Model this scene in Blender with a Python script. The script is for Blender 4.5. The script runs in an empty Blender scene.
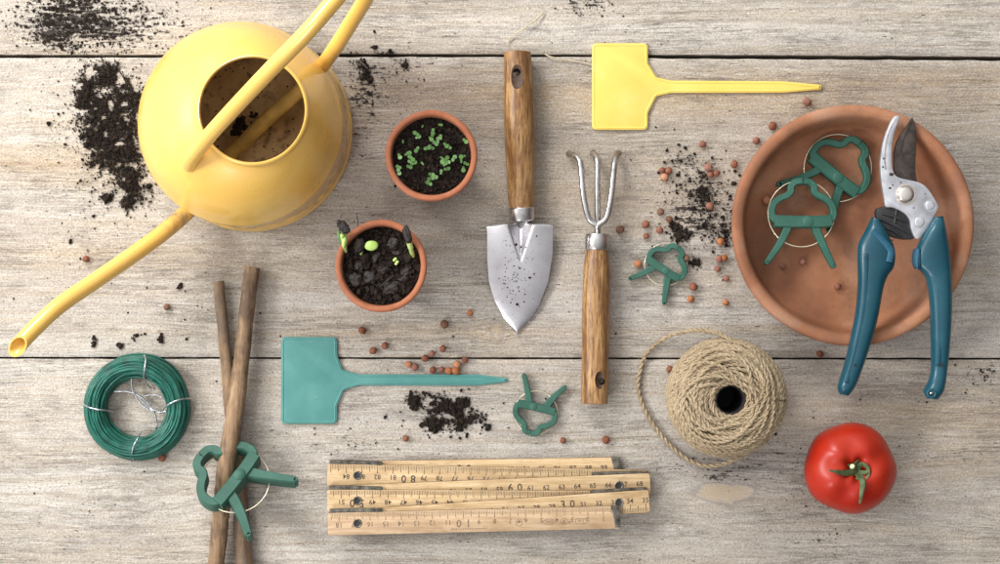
import bpy, bmesh, math, random
import numpy as np
from mathutils import Vector, Matrix, noise, Euler

random.seed(7)
S = 0.000645          # metres per photo pixel on the table top
H = 1.10              # camera height
PI = math.pi
scn = bpy.context.scene
COL = scn.collection

def P(px, py, z=0.0):
    k = (H - z) / H
    return Vector(((px - 500) * S * k, (282 - py) * S * k, z))

# ------------------------------------------------------------------ materials
def new_mat(name):
    m = bpy.data.materials.new(name); m.use_nodes = True
    return m, m.node_tree, m.node_tree.nodes['Principled BSDF']

def nd(nt, typ, props=None, **ins):
    n = nt.nodes.new(typ)
    for k, v in (props or {}).items(): setattr(n, k, v)
    for k, v in ins.items():
        key = int(k[1:]) if k[0] == 'i' and k[1:].isdigit() else k.replace('_', ' ')
        s = n.inputs[key]
        if isinstance(v, bpy.types.NodeSocket): nt.links.new(v, s)
        else: s.default_value = v
    return n

def c4(c): return (c[0], c[1], c[2], 1)

def mixc(nt, f, a, b, blend='MIX'):
    n = nt.nodes.new('ShaderNodeMix'); n.data_type = 'RGBA'; n.blend_type = blend
    for s, v in ((n.inputs[0], f), (n.inputs[6], a), (n.inputs[7], b)):
        if isinstance(v, bpy.types.NodeSocket): nt.links.new(v, s)
        elif isinstance(v, (int, float)): s.default_value = v
        else: s.default_value = c4(v)
    return n.outputs[2]

def ramp(nt, f, stops):
    n = nt.nodes.new('ShaderNodeValToRGB'); nt.links.new(f, n.inputs[0])
    e = n.color_ramp.elements
    while len(e) < len(stops): e.new(0.5)
    for el, (p, c) in zip(e, stops):
        el.position = p; el.color = c4(c) if not isinstance(c, (int, float)) else (c, c, c, 1)
    return n.outputs[0]

def mth(nt, op, a, b=0.0, clamp=False):
    n = nt.nodes.new('ShaderNodeMath'); n.operation = op; n.use_clamp = clamp
    for s, v in ((n.inputs[0], a), (n.inputs[1], b)):
        if isinstance(v, bpy.types.NodeSocket): nt.links.new(v, s)
        else: s.default_value = v
    return n.outputs[0]

def coords(nt, scale=(1, 1, 1), src='Object', vec=None):
    if vec is None:
        vec = nt.nodes.new('ShaderNodeTexCoord').outputs[src]
    n = nd(nt, 'ShaderNodeMapping', None, Vector=vec, Scale=scale)
    return n.outputs[0]

def noi(nt, vec, scale, detail=4, rough=0.55, dist=0.0):
    return nd(nt, 'ShaderNodeTexNoise', None, Vector=vec, Scale=scale, Detail=detail, Roughness=rough, Distortion=dist).outputs[0]

def bump(nt, bs, h, strength, dist):
    n = nd(nt, 'ShaderNodeBump', None, Height=h, Strength=strength, Distance=dist)
    nt.links.new(n.outputs[0], bs.inputs['Normal'])
    return n

def simple(name, stops, scale=60, rough=0.5, metal=0.0, bmp=0.0, bdist=0.0005, bscale=None, stretch=(1, 1, 1), spec=0.5, coat=0.0, detail=5, sss=0.0, rvar=0.0, scuff=None, vary=0.0):
    m, nt, bs = new_mat(name)
    v = coords(nt, stretch)
    n = noi(nt, v, scale, detail)
    c = ramp(nt, n, stops)
    if scuff: c = scuffs(nt, c, *scuff)
    if vary: c = varied(nt, c, vary)
    nt.links.new(c, bs.inputs['Base Color'])
    bs.inputs['Roughness'].default_value = rough
    if rvar:
        n3 = noi(nt, v, scale * 1.7, 4)
        nt.links.new(mth(nt, 'ADD', mth(nt, 'MULTIPLY', n3, rvar), rough - rvar * .5), bs.inputs['Roughness'])
    bs.inputs['Metallic'].default_value = metal
    bs.inputs['Specular IOR Level'].default_value = spec
    bs.inputs['Coat Weight'].default_value = coat
    bs.inputs['Coat Roughness'].default_value = 0.12
    if sss:
        bs.inputs['Subsurface Weight'].default_value = sss
        bs.inputs['Subsurface Radius'].default_value = (0.004, 0.001, 0.0005)
        bs.inputs['Subsurface Scale'].default_value = 1.0
    if bmp:
        n2 = noi(nt, v, bscale or scale * 3, 4)
        bump(nt, bs, n2, bmp, bdist)
    return m

M = {}
def scuffs(nt, c, amt, col, dark_specks=(0.10, 0.07, 0.05), gamt=.35):
    """fine scratches, rubbed patches and specks of dirt"""
    d_ = mth(nt, 'ABSOLUTE', mth(nt, 'SUBTRACT', noi(nt, coords(nt, (1, 1, 1)), 75, 2, .4, 1.5), 0.5))
    m_ = mth(nt, 'MULTIPLY', ramp(nt, d_, [(0.0, 1.0), (.012, 0.0)]), ramp(nt, noi(nt, coords(nt), 60, 3), [(0.5, 0.0), (0.62, 1.0)]))
    c = mixc(nt, mth(nt, 'MULTIPLY', m_, amt), c, col)
    c = mixc(nt, mth(nt, 'MULTIPLY', ramp(nt, noi(nt, coords(nt), 38, 7, .7), [(0.52, 0.0), (0.72, 1.0)]), amt*.45), c, col)
    c = mixc(nt, mth(nt, 'MULTIPLY', ramp(nt, noi(nt, coords(nt), 640, 3), [(0.66, 0.0), (0.72, 1.0)]), gamt), c, dark_specks)
    return c
def varied(nt, c, amt):
    r_ = nt.nodes.new('ShaderNodeObjectInfo').outputs['Random']
    v_ = mth(nt, 'ADD', mth(nt, 'MULTIPLY', r_, amt), 1-amt/2)
    h_ = nd(nt, 'ShaderNodeHueSaturation', None, Color=c, Value=v_, Saturation=mth(nt, 'ADD', mth(nt, 'MULTIPLY', r_, -amt*.6), 1+amt*.3))
    return h_.outputs[0]
# yellow enamel with faint scuffs
def mat_yellow():
    m, nt, bs = new_mat('yellow_enamel')
    v = coords(nt)
    n = noi(nt, v, 18, 5)
    c = scuffs(nt, ramp(nt, n, [(0.3, (0.83, 0.500, 0.105)), (0.7, (0.88, 0.555, 0.140))]), .22, (0.92, .70, .32), (0.20, .12, .05), .3)
    zz = nd(nt, 'ShaderNodeSeparateXYZ', None, Vector=nt.nodes.new('ShaderNodeTexCoord').outputs['Object']).outputs[2]
    lowm = ramp(nt, mth(nt, 'MULTIPLY', zz, 10), [(0.06, .2), (0.10, 1.0), (0.27, 1.0), (0.42, 0.0)])
    scf = ramp(nt, noi(nt, coords(nt, (1, 1, 3)), 90, 7, .7), [(0.40, 0.0), (0.58, 0.75)])
    c = mixc(nt, mth(nt, 'MULTIPLY', lowm, scf), c, (0.30, 0.235, 0.16))
    sp = noi(nt, v, 420, 3)
    spm = ramp(nt, sp, [(0.715, 0.0), (0.75, 1.0)])
    c = mixc(nt, mth(nt, 'MULTIPLY', spm, 0.35), c, (0.30, 0.17, 0.05))
    nt.links.new(c, bs.inputs['Base Color'])
    r = ramp(nt, noi(nt, v, 35, 5), [(0.3, 0.20), (0.75, 0.36)])
    nt.links.new(r, bs.inputs['Roughness'])
    bs.inputs['Specular IOR Level'].default_value = 0.5; bs.inputs['Coat Weight'].default_value = 0.5; bs.inputs['Coat Roughness'].default_value = 0.16
    bump(nt, bs, noi(nt, v, 30, 2), 0.12, 0.001)
    return m
M['yellow'] = mat_yellow()

def mat_can_inside():
    m, nt, bs = new_mat('dirty_can_lining')
    v = coords(nt)
    n = noi(nt, v, 22, 8, 0.65)
    c = ramp(nt, n, [(0.28, (0.16, 0.095, 0.045)), (0.42, (0.45, 0.30, 0.14)), (0.58, (0.70, 0.52, 0.29)), (0.8, (0.78, 0.62, 0.38))])
    n2 = noi(nt, v, 140, 6)
    c = mixc(nt, ramp(nt, n2, [(0.56, 0.0), (0.72, 0.80)]), c, (0.06, 0.036, 0.02))
    nt.links.new(c, bs.inputs['Base Color']); bs.inputs['Roughness'].default_value = 0.75
    bump(nt, bs, n2, 0.4, 0.0006)
    return m
M['can_in'] = mat_can_inside()
M['tube_in'] = simple('dirty_yellow_tube', [(0.35, (0.50, 0.33, 0.09)), (0.6, (0.82, 0.56, 0.17))], 60, 0.45)

M['terra'] = simple('orange_terracotta', [(0.3, (0.32, 0.100, 0.044)), (0.7, (0.43, 0.155, 0.074))], 90, 0.8, scuff=(.45, (0.52, 0.30, 0.20), (0.06, .035, .025), .5), bmp=0.35, bdist=0.0004, bscale=500)

def mat_saucer():
    m, nt, bs = new_mat('stained_terracotta')
    v = coords(nt)
    n = noi(nt, v, 14, 7, 0.6)
    c = ramp(nt, n, [(0.32, (0.19, 0.076, 0.038)), (0.5, (0.33, 0.138, 0.069)), (0.68, (0.44, 0.210, 0.110))])
    n2 = noi(nt, coords(nt, (1.3, 0.8, 1)), 42, 7, 0.7)
    c = mixc(nt, ramp(nt, n2, [(0.48, 0.0), (0.66, 0.55)]), c, (0.20, 0.105, 0.065))
    n3 = noi(nt, v, 26, 4)
    c = mixc(nt, ramp(nt, n3, [(0.54, 0.0), (0.72, 0.40)]), c, (0.46, 0.29, 0.21))
    fine = noi(nt, v, 700, 2)
    c = mixc(nt, ramp(nt, fine, [(0.62, 0.0), (0.72, 0.4)]), c, (0.15, 0.07, 0.045))
    nt.links.new(c, bs.inputs['Base Color']); bs.inputs['Roughness'].default_value = 0.72
    bs.inputs['Specular IOR Level'].default_value = 0.35
    bump(nt, bs, mth(nt, 'ADD', fine, mth(nt, 'MULTIPLY', n2, 2.0)), 0.3, 0.0004)
    return m
M['saucer'] = mat_saucer()

M['soil'] = simple('dark_potting_soil', [(0.3, (0.008, 0.006, 0.005)), (0.55, (0.020, 0.0135, 0.010)), (0.8, (0.060, 0.040, 0.028))], 350, 0.95, spec=0.2)
M['seed'] = simple('bean_seed_coat', [(0.3, (0.006, 0.005, 0.005)), (0.7, (0.034, 0.022, 0.017))], 520, 0.60, bmp=1.0, bdist=0.0004)
M['leaf'] = simple('seedling_leaf', [(0.3, (0.050, 0.13, 0.030)), (0.7, (0.16, 0.33, 0.085))], 220, 0.5, vary=.5)
M['leaf_pale'] = simple('pale_sprout', [(0.3, (0.34, 0.52, 0.10)), (0.7, (0.62, 0.76, 0.28))], 120, 0.45)
M['clip'] = simple('matt_green_plastic', [(0.3, (0.023, 0.088, 0.062)), (0.7, (0.038, 0.126, 0.092))], 90, 0.55, vary=.28, scuff=(.30, (0.10, 0.23, 0.17)), bmp=0.2, bdist=0.0003, bscale=600, spec=0.35, rvar=.2)
M['teal'] = simple('teal_plastic', [(0.3, (0.066, 0.245, 0.225)), (0.7, (0.100, 0.305, 0.280))], 45, 0.40, scuff=(.35, (0.22, 0.42, 0.38)), bmp=0.1, bdist=0.0004, bscale=90)
M['teal_mark'] = M['teal']
M['lemon'] = simple('lemon_yellow_plastic', [(0.3, (0.82, 0.600, 0.115)), (0.7, (0.87, 0.660, 0.155))], 40, 0.42, scuff=(.30, (0.88, 0.76, 0.42), (0.45, .33, .12), .25), bmp=0.08, bdist=0.0004, bscale=80)
M['brass'] = simple('pale_brass_wire', [(0.3, (0.80, 0.70, 0.48)), (0.7, (0.92, 0.86, 0.68))], 200, 0.28, metal=0.85)
M['bronze'] = simple('bronzed_steel_tip', [(0.3, (0.22, 0.18, 0.14)), (0.7, (0.46, 0.41, 0.34))], 260, 0.42, metal=0.8)
M['steel'] = simple('brushed_steel', [(0.3, (0.38, 0.36, 0.35)), (0.7, (0.66, 0.64, 0.63))], 160, 0.25, metal=0.95, bmp=0.15, bdist=0.0003, bscale=300)
M['blade'] = None
M['alu'] = simple('cast_alloy', [(0.3, (0.46, 0.47, 0.50)), (0.7, (0.70, 0.71, 0.75))], 150, 0.36, metal=0.75, bmp=0.4, bdist=0.0003, bscale=240)
M['bolt'] = simple('shiny_bolt', [(0.3, (0.66, 0.60, 0.54)), (0.7, (0.85, 0.80, 0.74))], 90, 0.22, metal=1.0)
M['dark_blade'] = simple('dark_coated_blade', [(0.3, (0.030, 0.024, 0.022)), (0.7, (0.095, 0.072, 0.062))], 220, 0.40, metal=0.5, bmp=0.3, bdist=0.0002)
M['black'] = simple('black_plastic', [(0.3, (0.012, 0.012, 0.014)), (0.7, (0.030, 0.028, 0.030))], 120, 0.45, bmp=0.4, bdist=0.0005)
M['blue'] = simple('petrol_blue_handle', [(0.3, (0.003, 0.050, 0.078)), (0.7, (0.006, 0.075, 0.108))], 40, 0.30, scuff=(.22, (0.06, 0.16, 0.21)), bmp=0.06, bdist=0.0004, bscale=400, spec=0.5)
M['blue_grip'] = simple('soft_blue_inlay', [(0.3, (0.008, 0.075, 0.135)), (0.7, (0.012, 0.10, 0.165))], 300, 0.62)
M['wire_green'] = simple('green_coated_wire', [(0.3, (0.002, 0.060, 0.042)), (0.7, (0.006, 0.150, 0.105))], 130, 0.40)
M['wire_tie'] = simple('galvanised_wire', [(0.3, (0.30, 0.32, 0.34)), (0.7, (0.66, 0.68, 0.70))], 300, 0.3, metal=0.8)
M['pellet'] = simple('clay_pellet_rust', [(0.3, (0.16, 0.055, 0.032)), (0.7, (0.30, 0.115, 0.068))], 400, 0.8, bmp=0.4, bdist=0.0003, vary=.5)
M['pellet_b'] = simple('clay_pellet_orange', [(0.3, (0.34, 0.13, 0.055)), (0.7, (0.50, 0.21, 0.10))], 400, 0.8, bmp=0.4, bdist=0.0003, vary=.5)
M['pellet_c'] = simple('clay_pellet_brown', [(0.3, (0.12, 0.055, 0.035)), (0.7, (0.23, 0.11, 0.065))], 400, 0.8, bmp=0.4, bdist=0.0003, vary=.5)
M['ink'] = simple('black_ink', [(0.3, (0.03, 0.022, 0.018)), (0.7, (0.09, 0.065, 0.045))], 900, 0.8)
M['ink_faint'] = simple('faded_ink', [(0.3, (0.09, 0.06, 0.04)), (0.7, (0.32, 0.22, 0.13))], 900, 0.85)
M['ink_red'] = simple('red_ink', [(0.3, (0.16, 0.045, 0.03)), (0.7, (0.32, 0.12, 0.07))], 900, 0.8)
M['hinge'] = simple('tarnished_hinge_metal', [(0.3, (0.045, 0.042, 0.036)), (0.7, (0.26, 0.24, 0.20))], 260, 0.38, metal=0.8, bmp=0.4, bdist=0.0003)
M['fibre'] = simple('straw_fibre', [(0.3, (0.50, 0.42, 0.28)), (0.7, (0.68, 0.60, 0.44))], 200, 0.7)
M['calyx'] = simple('tomato_calyx', [(0.3, (0.028, 0.058, 0.018)), (0.7, (0.12, 0.145, 0.055))], 260, 0.6, bmp=0.3, bdist=0.0003)
M['stub'] = simple('cut_stem_end', [(0.3, (0.45, 0.48, 0.25)), (0.7, (0.70, 0.70, 0.46))], 400, 0.7)

def mat_tomato():
    m, nt, bs = new_mat('tomato_skin')
    v = coords(nt)
    n = noi(nt, v, 26, 4)
    c = ramp(nt, n, [(0.3, (0.34, 0.011, 0.005)), (0.7, (0.45, 0.032, 0.009))])
    sp = noi(nt, v, 900, 1)
    c = mixc(nt, ramp(nt, sp, [(0.66, 0.0), (0.74, 0.15)]), c, (0.70, 0.20, 0.06))
    # paler shoulders near the stalk
    g = nt.nodes.new('ShaderNodeTexCoord').outputs['Generated']
    nt.links.new(c, bs.inputs['Base Color'])
    bs.inputs['Roughness'].default_value = 0.32; bs.inputs['Specular IOR Level'].default_value = 0.35
    bs.inputs['Subsurface Weight'].default_value = 0.05
    bs.inputs['Subsurface Radius'].default_value = (0.006, 0.001, 0.0005)
    bs.inputs['Subsurface Scale'].default_value = 1.0
    bump(nt, bs, noi(nt, v, 60, 3), 0.10, 0.001)
    return m
M['tomato'] = mat_tomato()

def mat_blade():
    m, nt, bs = new_mat('worn_trowel_steel')
    v = coords(nt)
    n = noi(nt, v, 22, 5)
    c = ramp(nt, n, [(0.3, (0.42, 0.40, 0.42)), (0.7, (0.78, 0.77, 0.80))])
    n2 = noi(nt, v, 520, 4)
    c = mixc(nt, ramp(nt, n2, [(0.66, 0.0), (0.74, 0.5)]), c, (0.30, 0.24, 0.20))
    nt.links.new(c, bs.inputs['Base Color'])
    bs.inputs['Metallic'].default_value = 0.85
    r = ramp(nt, noi(nt, v, 60, 6), [(0.3, 0.16), (0.7, 0.38)])
    nt.links.new(r, bs.inputs['Roughness'])
    bump(nt, bs, n2, 0.12, 0.0003)
    return m
M['blade'] = mat_blade()

def mat_handle():
    m, nt, bs = new_mat('oiled_ash_handle')
    v = coords(nt, (300, 22, 300))
    n = noi(nt, v, 1.0, 8, 0.65, 0.6)
    c = ramp(nt, n, [(0.30, (0.095, 0.040, 0.015)), (0.43, (0.27, 0.135, 0.048)), (0.57, (0.46, 0.265, 0.105)), (0.75, (0.60, 0.385, 0.19))])
    v2 = coords(nt, (1400, 90, 1400))
    n2 = noi(nt, v2, 1.0, 3)
    c = mixc(nt, ramp(nt, n2, [(0.54, 0.0), (0.64, 0.85)]), c, (0.065, 0.028, 0.011))
    n4 = noi(nt, coords(nt, (150, 70, 150)), 1.0, 6, .7)
    c = mixc(nt, ramp(nt, n4, [(0.44, 0.0), (0.64, 0.70)]), c, (0.15, 0.062, 0.022))
    nt.links.new(c, bs.inputs['Base Color'])
    bs.inputs['Roughness'].default_value = 0.38
    bs.inputs['Specular IOR Level'].default_value = 0.5
    bump(nt, bs, mth(nt, 'ADD', n2, n), 0.3, 0.0003)
    return m
M['handle'] = mat_handle()
M['handle_end'] = simple('dark_end_grain', [(0.3, (0.030, 0.014, 0.008)), (0.7, (0.11, 0.055, 0.030))], 300, 0.6, stretch=(1, 4, 1))  # darker brown for the faces inside the handle holes

def mat_stick(name, dark):
    m, nt, bs = new_mat(name)
    v = coords(nt, (330, 26, 330))
    n = noi(nt, v, 1.0, 8, 0.7, 0.5)
    a = (0.075, 0.044, 0.025); b = (0.27, 0.165, 0.088); d = (0.44, 0.31, 0.185)
    c = ramp(nt, n, [(0.30, a), (0.5, b), (0.72, d)])
    n2 = noi(nt, coords(nt, (60, 30, 60)), 1.0, 6, 0.7)
    c = mixc(nt, ramp(nt, n2, [(0.44, 0.0), (0.60, 0.85)]), c, dark)
    nt.links.new(c, bs.inputs['Base Color'])
    bs.inputs['Roughness'].default_value = 0.7
    bump(nt, bs, mth(nt, 'ADD', n, n2), 0.6, 0.0006)
    return m
M['stick'] = mat_stick('weathered_stick_bark', (0.085, 0.052, 0.034))
M['stick_b'] = mat_stick('greyer_stick_bark', (0.12, 0.085, 0.06))
M['stick_end'] = simple('cut_stick_end', [(0.3, (0.20, 0.14, 0.08)), (0.7, (0.38, 0.29, 0.18))], 400, 0.8)

def mat_twine():
    m, nt, bs = new_mat('jute_twine')
    v = coords(nt)
    n = noi(nt, v, 900, 4, 0.6)
    c = ramp(nt, n, [(0.28, (0.19, 0.135, 0.08)), (0.5, (0.40, 0.31, 0.20)), (0.75, (0.60, 0.50, 0.35))])
    n2 = noi(nt, v, 45, 5)
    c = mixc(nt, ramp(nt, n2, [(0.46, 0.0), (0.7, 0.5)]), c, (0.24, 0.17, 0.095))
    nt.links.new(c, bs.inputs['Base Color'])
    bs.inputs['Roughness'].default_value = 0.85
    bs.inputs['Specular IOR Level'].default_value = 0.25
    bump(nt, bs, n, 0.7, 0.0004)
    return m
M['twine'] = mat_twine()
M['twine_core'] = simple('jute_core', [(0.3, (0.10, 0.065, 0.035)), (0.7, (0.26, 0.18, 0.10))], 500, 0.9)
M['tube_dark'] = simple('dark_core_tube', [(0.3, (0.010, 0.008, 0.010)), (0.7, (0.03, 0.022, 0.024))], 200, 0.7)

def mat_ruler(name, pale):
    m, nt, bs = new_mat(name)
    v = coords(nt, (26, 520, 520))
    n = noi(nt, v, 1.0, 7, 0.6, 0.3)
    c = ramp(nt, n, [(0.3, (0.44, 0.285, 0.135)), (0.55, (0.62, 0.445, 0.245)), (0.8, (0.74, 0.58, 0.38))] if not pale else
             [(0.3, (0.38, 0.245, 0.14)), (0.55, (0.55, 0.385, 0.235)), (0.8, (0.68, 0.52, 0.36))])
    n2 = noi(nt, coords(nt, (40, 90, 90)), 1.0, 6, 0.7)
    c = mixc(nt, ramp(nt, n2, [(0.48, 0.0), (0.68, 0.65)]), c, (0.34, 0.20, 0.095))
    n3 = noi(nt, coords(nt, (160, 1800, 500)), 1.0, 2)
    c = mixc(nt, ramp(nt, n3, [(0.62, 0.0), (0.7, 0.5)]), c, (0.22, 0.12, 0.05))
    nt.links.new(c, bs.inputs['Base Color'])
    bs.inputs['Roughness'].default_value = 0.5
    bump(nt, bs, n, 0.25, 0.0002)
    return m
M['ruler_edge'] = simple('grimy_ruler_edge', [(0.3, (0.09, 0.052, 0.026)), (0.7, (0.26, 0.17, 0.09))], 160, 0.7, stretch=(.3, 1, 1))  # edge grime plus painted shadow lines between the stacked segments
M['ruler'] = mat_ruler('varnished_boxwood', False)
M['ruler_pale'] = mat_ruler('worn_boxwood', True)

def mat_plank():
    m, nt, bs = new_mat('weathered_plank')
    g = nd(nt, 'ShaderNodeAttribute', {'attribute_name': 'grain'}).outputs['Vector']
    tone = nd(nt, 'ShaderNodeAttribute', {'attribute_name': 'tone'}).outputs['Fac']
    dirt = nd(nt, 'ShaderNodeAttribute', {'attribute_name': 'dirt'}).outputs['Fac']
    knot = nd(nt, 'ShaderNodeAttribute', {'attribute_name': 'knot'}).outputs['Fac']
    def gn(sx, sy, detail=4, rough=.55, dist=0.0):
        return noi(nt, coords(nt, (sx, sy, 30), vec=g), 1.0, detail, rough, dist)
    broad = gn(2.0, 34, 6, .6, .5)
    band = gn(3.0, 120, 5, .6, .5)
    fine = gn(42, 620, 3, .6)
    lines = gn(9, 330, 4, .55)
    hair = gn(70, 1250, 2, .5)
    blotch = gn(11, 26, 6, .7, 1.0)
    iso = noi(nt, coords(nt, (1, 1, 1)), 820, 3, .65)
    pits = noi(nt, coords(nt, (.55, 1, 1)), 1250, 2, .5)
    c = ramp(nt, broad, [(0.33, (0.415, 0.368, 0.312)), (0.5, (0.490, 0.445, 0.385)), (0.66, (0.560, 0.525, 0.478))])
    hb = mth(nt, 'MULTIPLY', ramp(nt, band, [(0.50, 0.0), (0.66, 1.0)]), 0.50)
    c = mixc(nt, hb, c, (0.45, 0.360, 0.255))
    wm = nd(nt, 'ShaderNodeAttribute', {'attribute_name': 'warm'}).outputs['Fac']
    c = mixc(nt, mth(nt, 'MULTIPLY', wm, ramp(nt, band, [(0.34, .45), (0.6, 1.0)])), c, (0.47, 0.345, 0.210))
    gb = ramp(nt, blotch, [(0.47, 0.0), (0.72, 1.0)])
    c = mixc(nt, mth(nt, 'MULTIPLY', gb, 0.42), c, (0.37, 0.338, 0.338))
    sep = nd(nt, 'ShaderNodeSeparateXYZ', None, Vector=g).outputs[1]
    wob = mth(nt, 'MULTIPLY', gn(4, 14, 3), 0.030)
    ph = mth(nt, 'MULTIPLY', mth(nt, 'ADD', sep, wob), 1050)
    wv = mth(nt, 'SINE', ph)
    wl = ramp(nt, mth(nt, 'ADD', mth(nt, 'MULTIPLY', wv, .5), .5), [(0.62, 0.0), (0.98, 1.0)])
    ringamt = mth(nt, 'MULTIPLY', wl, ramp(nt, gn(4, 26, 4), [(0.40, 0.12), (0.64, 0.60)]))
    c = mixc(nt, ringamt, c, (0.33, 0.265, 0.205))
    # thin dark checks that run along the grain
    def ridge(n_, wd, lo, hi, amt):
        d_ = mth(nt, 'ABSOLUTE', mth(nt, 'SUBTRACT', n_, 0.5))
        r_ = ramp(nt, d_, [(0.0, 1.0), (wd, 0.0)])
        k_ = ramp(nt, gn(26, 60, 4, .6), [(lo, 0.0), (hi, 1.0)])
        return mth(nt, 'MULTIPLY', mth(nt, 'MULTIPLY', r_, k_), amt)
    rl = ridge(lines, .020, .41, .61, .46)
    rh = ridge(fine, .030, .40, .60, .40)
    c = mixc(nt, rl, c, (0.17, 0.14, 0.115))
    c = mixc(nt, rh, c, (0.22, 0.185, 0.155))
    c = mixc(nt, ramp(nt, hair, [(0.55, 0.0), (0.72, 0.30)]), c, (0.26, 0.22, 0.19))
    c = mixc(nt, ramp(nt, hair, [(0.30, 0.40), (0.44, 0.0)]), c, (0.76, 0.73, 0.69))
    # weather-roughened speckle
    c = mixc(nt, ramp(nt, iso, [(0.51, 0.0), (0.66, 0.52)]), c, (0.23, 0.20, 0.175))
    c = mixc(nt, ramp(nt, iso, [(0.32, 0.50), (0.46, 0.0)]), c, (0.75, 0.72, 0.675))
    c = mixc(nt, ramp(nt, pits, [(0.64, 0.0), (0.70, 0.65)]), c, (0.13, 0.11, 0.095))
    tn = mth(nt, 'ADD', tone, 0.0)
    c = mixc(nt, 1.0, c, ramp(nt, tn, [(0.0, (0.60, 0.575, 0.575)), (0.5, (0.98, 0.975, 0.965)), (1.0, (1.22, 1.22, 1.20))]), 'MULTIPLY')
    # knots
    c = mixc(nt, ramp(nt, mth(nt, 'ADD', knot, mth(nt, 'ADD', mth(nt, 'MULTIPLY', mth(nt, 'SUBTRACT', iso, 0.5), 1.1), mth(nt, 'MULTIPLY', mth(nt, 'SUBTRACT', gn(60, 160, 5, .7), 0.5), 2.2))), [(0.42, 0.0), (0.90, 0.70)]), c, (0.48, 0.375, 0.255))
    c = mixc(nt, ramp(nt, mth(nt, 'ADD', knot, mth(nt, 'MULTIPLY', mth(nt, 'SUBTRACT', gn(60, 160, 5, .7), 0.5), 2.2)), [(0.10, 0.0), (0.36, 0.45), (0.50, 0.45), (0.60, 0.0)]), c, (0.24, 0.21, 0.20))
    # soot-dark specks trodden into the grain
    sp = noi(nt, coords(nt, (1, 1, 1)), 330, 3)
    c = mixc(nt, ramp(nt, sp, [(0.735, 0.0), (0.755, 0.9)]), c, (0.07, 0.052, 0.042))
    # worked-in dirt: shape from the dirt field, broken by the grain
    dn = mth(nt, 'ADD', mth(nt, 'MULTIPLY', mth(nt, 'SUBTRACT', gn(90, 480, 4, .65), 0.5), 1.5), mth(nt, 'MULTIPLY', mth(nt, 'SUBTRACT', noi(nt, coords(nt, (.7, 1, 1)), 520, 3, .7), 0.5), 0.9))
    dm = ramp(nt, mth(nt, 'ADD', mth(nt, 'MULTIPLY', dirt, 0.50), dn), [(0.30, 0.0), (0.40, 0.95)])
    c = mixc(nt, dm, c, (0.026, 0.020, 0.018))
    nt.links.new(c, bs.inputs['Base Color'])
    bs.inputs['Roughness'].default_value = 0.80
    bs.inputs['Specular IOR Level'].default_value = 0.25
    hgt = mth(nt, 'ADD', mth(nt, 'ADD', mth(nt, 'MULTIPLY', rl, -1.2), mth(nt, 'MULTIPLY', rh, -.8)), mth(nt, 'ADD', mth(nt, 'MULTIPLY', iso, -.9), mth(nt, 'MULTIPLY', hair, -.8)))
    bump(nt, bs, hgt, 0.8, 0.0006)
    return m
M['plank'] = mat_plank()
M['void'] = simple('dark_gap_floor', [(0.3, (0.01, 0.01, 0.01)), (0.7, (0.03, 0.027, 0.024))], 50, 0.95)  # near-black colour painted in as the shade of the board gaps

# ------------------------------------------------------------------ mesh helpers
class MB:
    def __init__(s): s.v = []; s.f = []; s.m = []
    def add(s, verts, faces, mi=0):
        o = len(s.v)
        s.v.extend([tuple(v) for v in verts])
        s.f.extend([tuple(i + o for i in f) for f in faces])
        s.m.extend([mi] * len(faces))
        return s

def catmull(pts, n=8, closed=False):
    pts = [np.array(p, float) for p in pts]; out = []
    N = len(pts)
    rng = range(N if closed else N - 1)
    for i in rng:
        if closed: p0, p1, p2, p3 = pts[(i-1) % N], pts[i], pts[(i+1) % N], pts[(i+2) % N]
        else: p0, p1, p2, p3 = pts[max(i-1, 0)], pts[i], pts[i+1], pts[min(i+2, N-1)]
        for k in range(n):
            t = k / n
            out.append(0.5 * ((2*p1) + (-p0+p2)*t + (2*p0-5*p1+4*p2-p3)*t*t + (-p0+3*p1-3*p2+p3)*t**3))
    if not closed: out.append(pts[-1])
    return out

def frames(pts, closed=False):
    P_ = np.array([tuple(p) for p in pts], float)
    if closed: T = np.roll(P_, -1, 0) - np.roll(P_, 1, 0)
    else: T = np.gradient(P_, axis=0)
    T /= (np.linalg.norm(T, axis=1)[:, None] + 1e-12)
    up = np.array([0, 0, 1.0])
    if abs(T[0] @ up) > 0.95: up = np.array([1.0, 0, 0])
    U = np.zeros_like(T); u = up
    for i in range(len(T)):
        u = u - (u @ T[i]) * T[i]; u /= np.linalg.norm(u) + 1e-12
        U[i] = u
    V = np.cross(T, U)
    return P_, T, U, V

def tube(mb, pts, r, sides=10, closed=False, caps=True, mi=0, flat=1.0):
    P_, T, U, V = frames(pts, closed)
    n = len(P_)
    R = np.full(n, r) if np.isscalar(r) else np.array(r, float)
    a = np.arange(sides) * 2 * PI / sides
    ring = (np.cos(a)[None, :, None] * V[:, None, :] + flat * np.sin(a)[None, :, None] * U[:, None, :]) * R[:, None, None] + P_[:, None, :]
    vs = ring.reshape(-1, 3).tolist(); fs = []
    for i in range(n if closed else n - 1):
        j = (i + 1) % n
        for k in range(sides):
            l = (k + 1) % sides
            fs.append((i*sides+k, i*sides+l, j*sides+l, j*sides+k))
    if caps and not closed:
        fs.append(tuple(range(sides))[::-1]); fs.append(tuple((n-1)*sides + k for k in range(sides)))
    mb.add(vs, fs, mi); return mb

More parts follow.
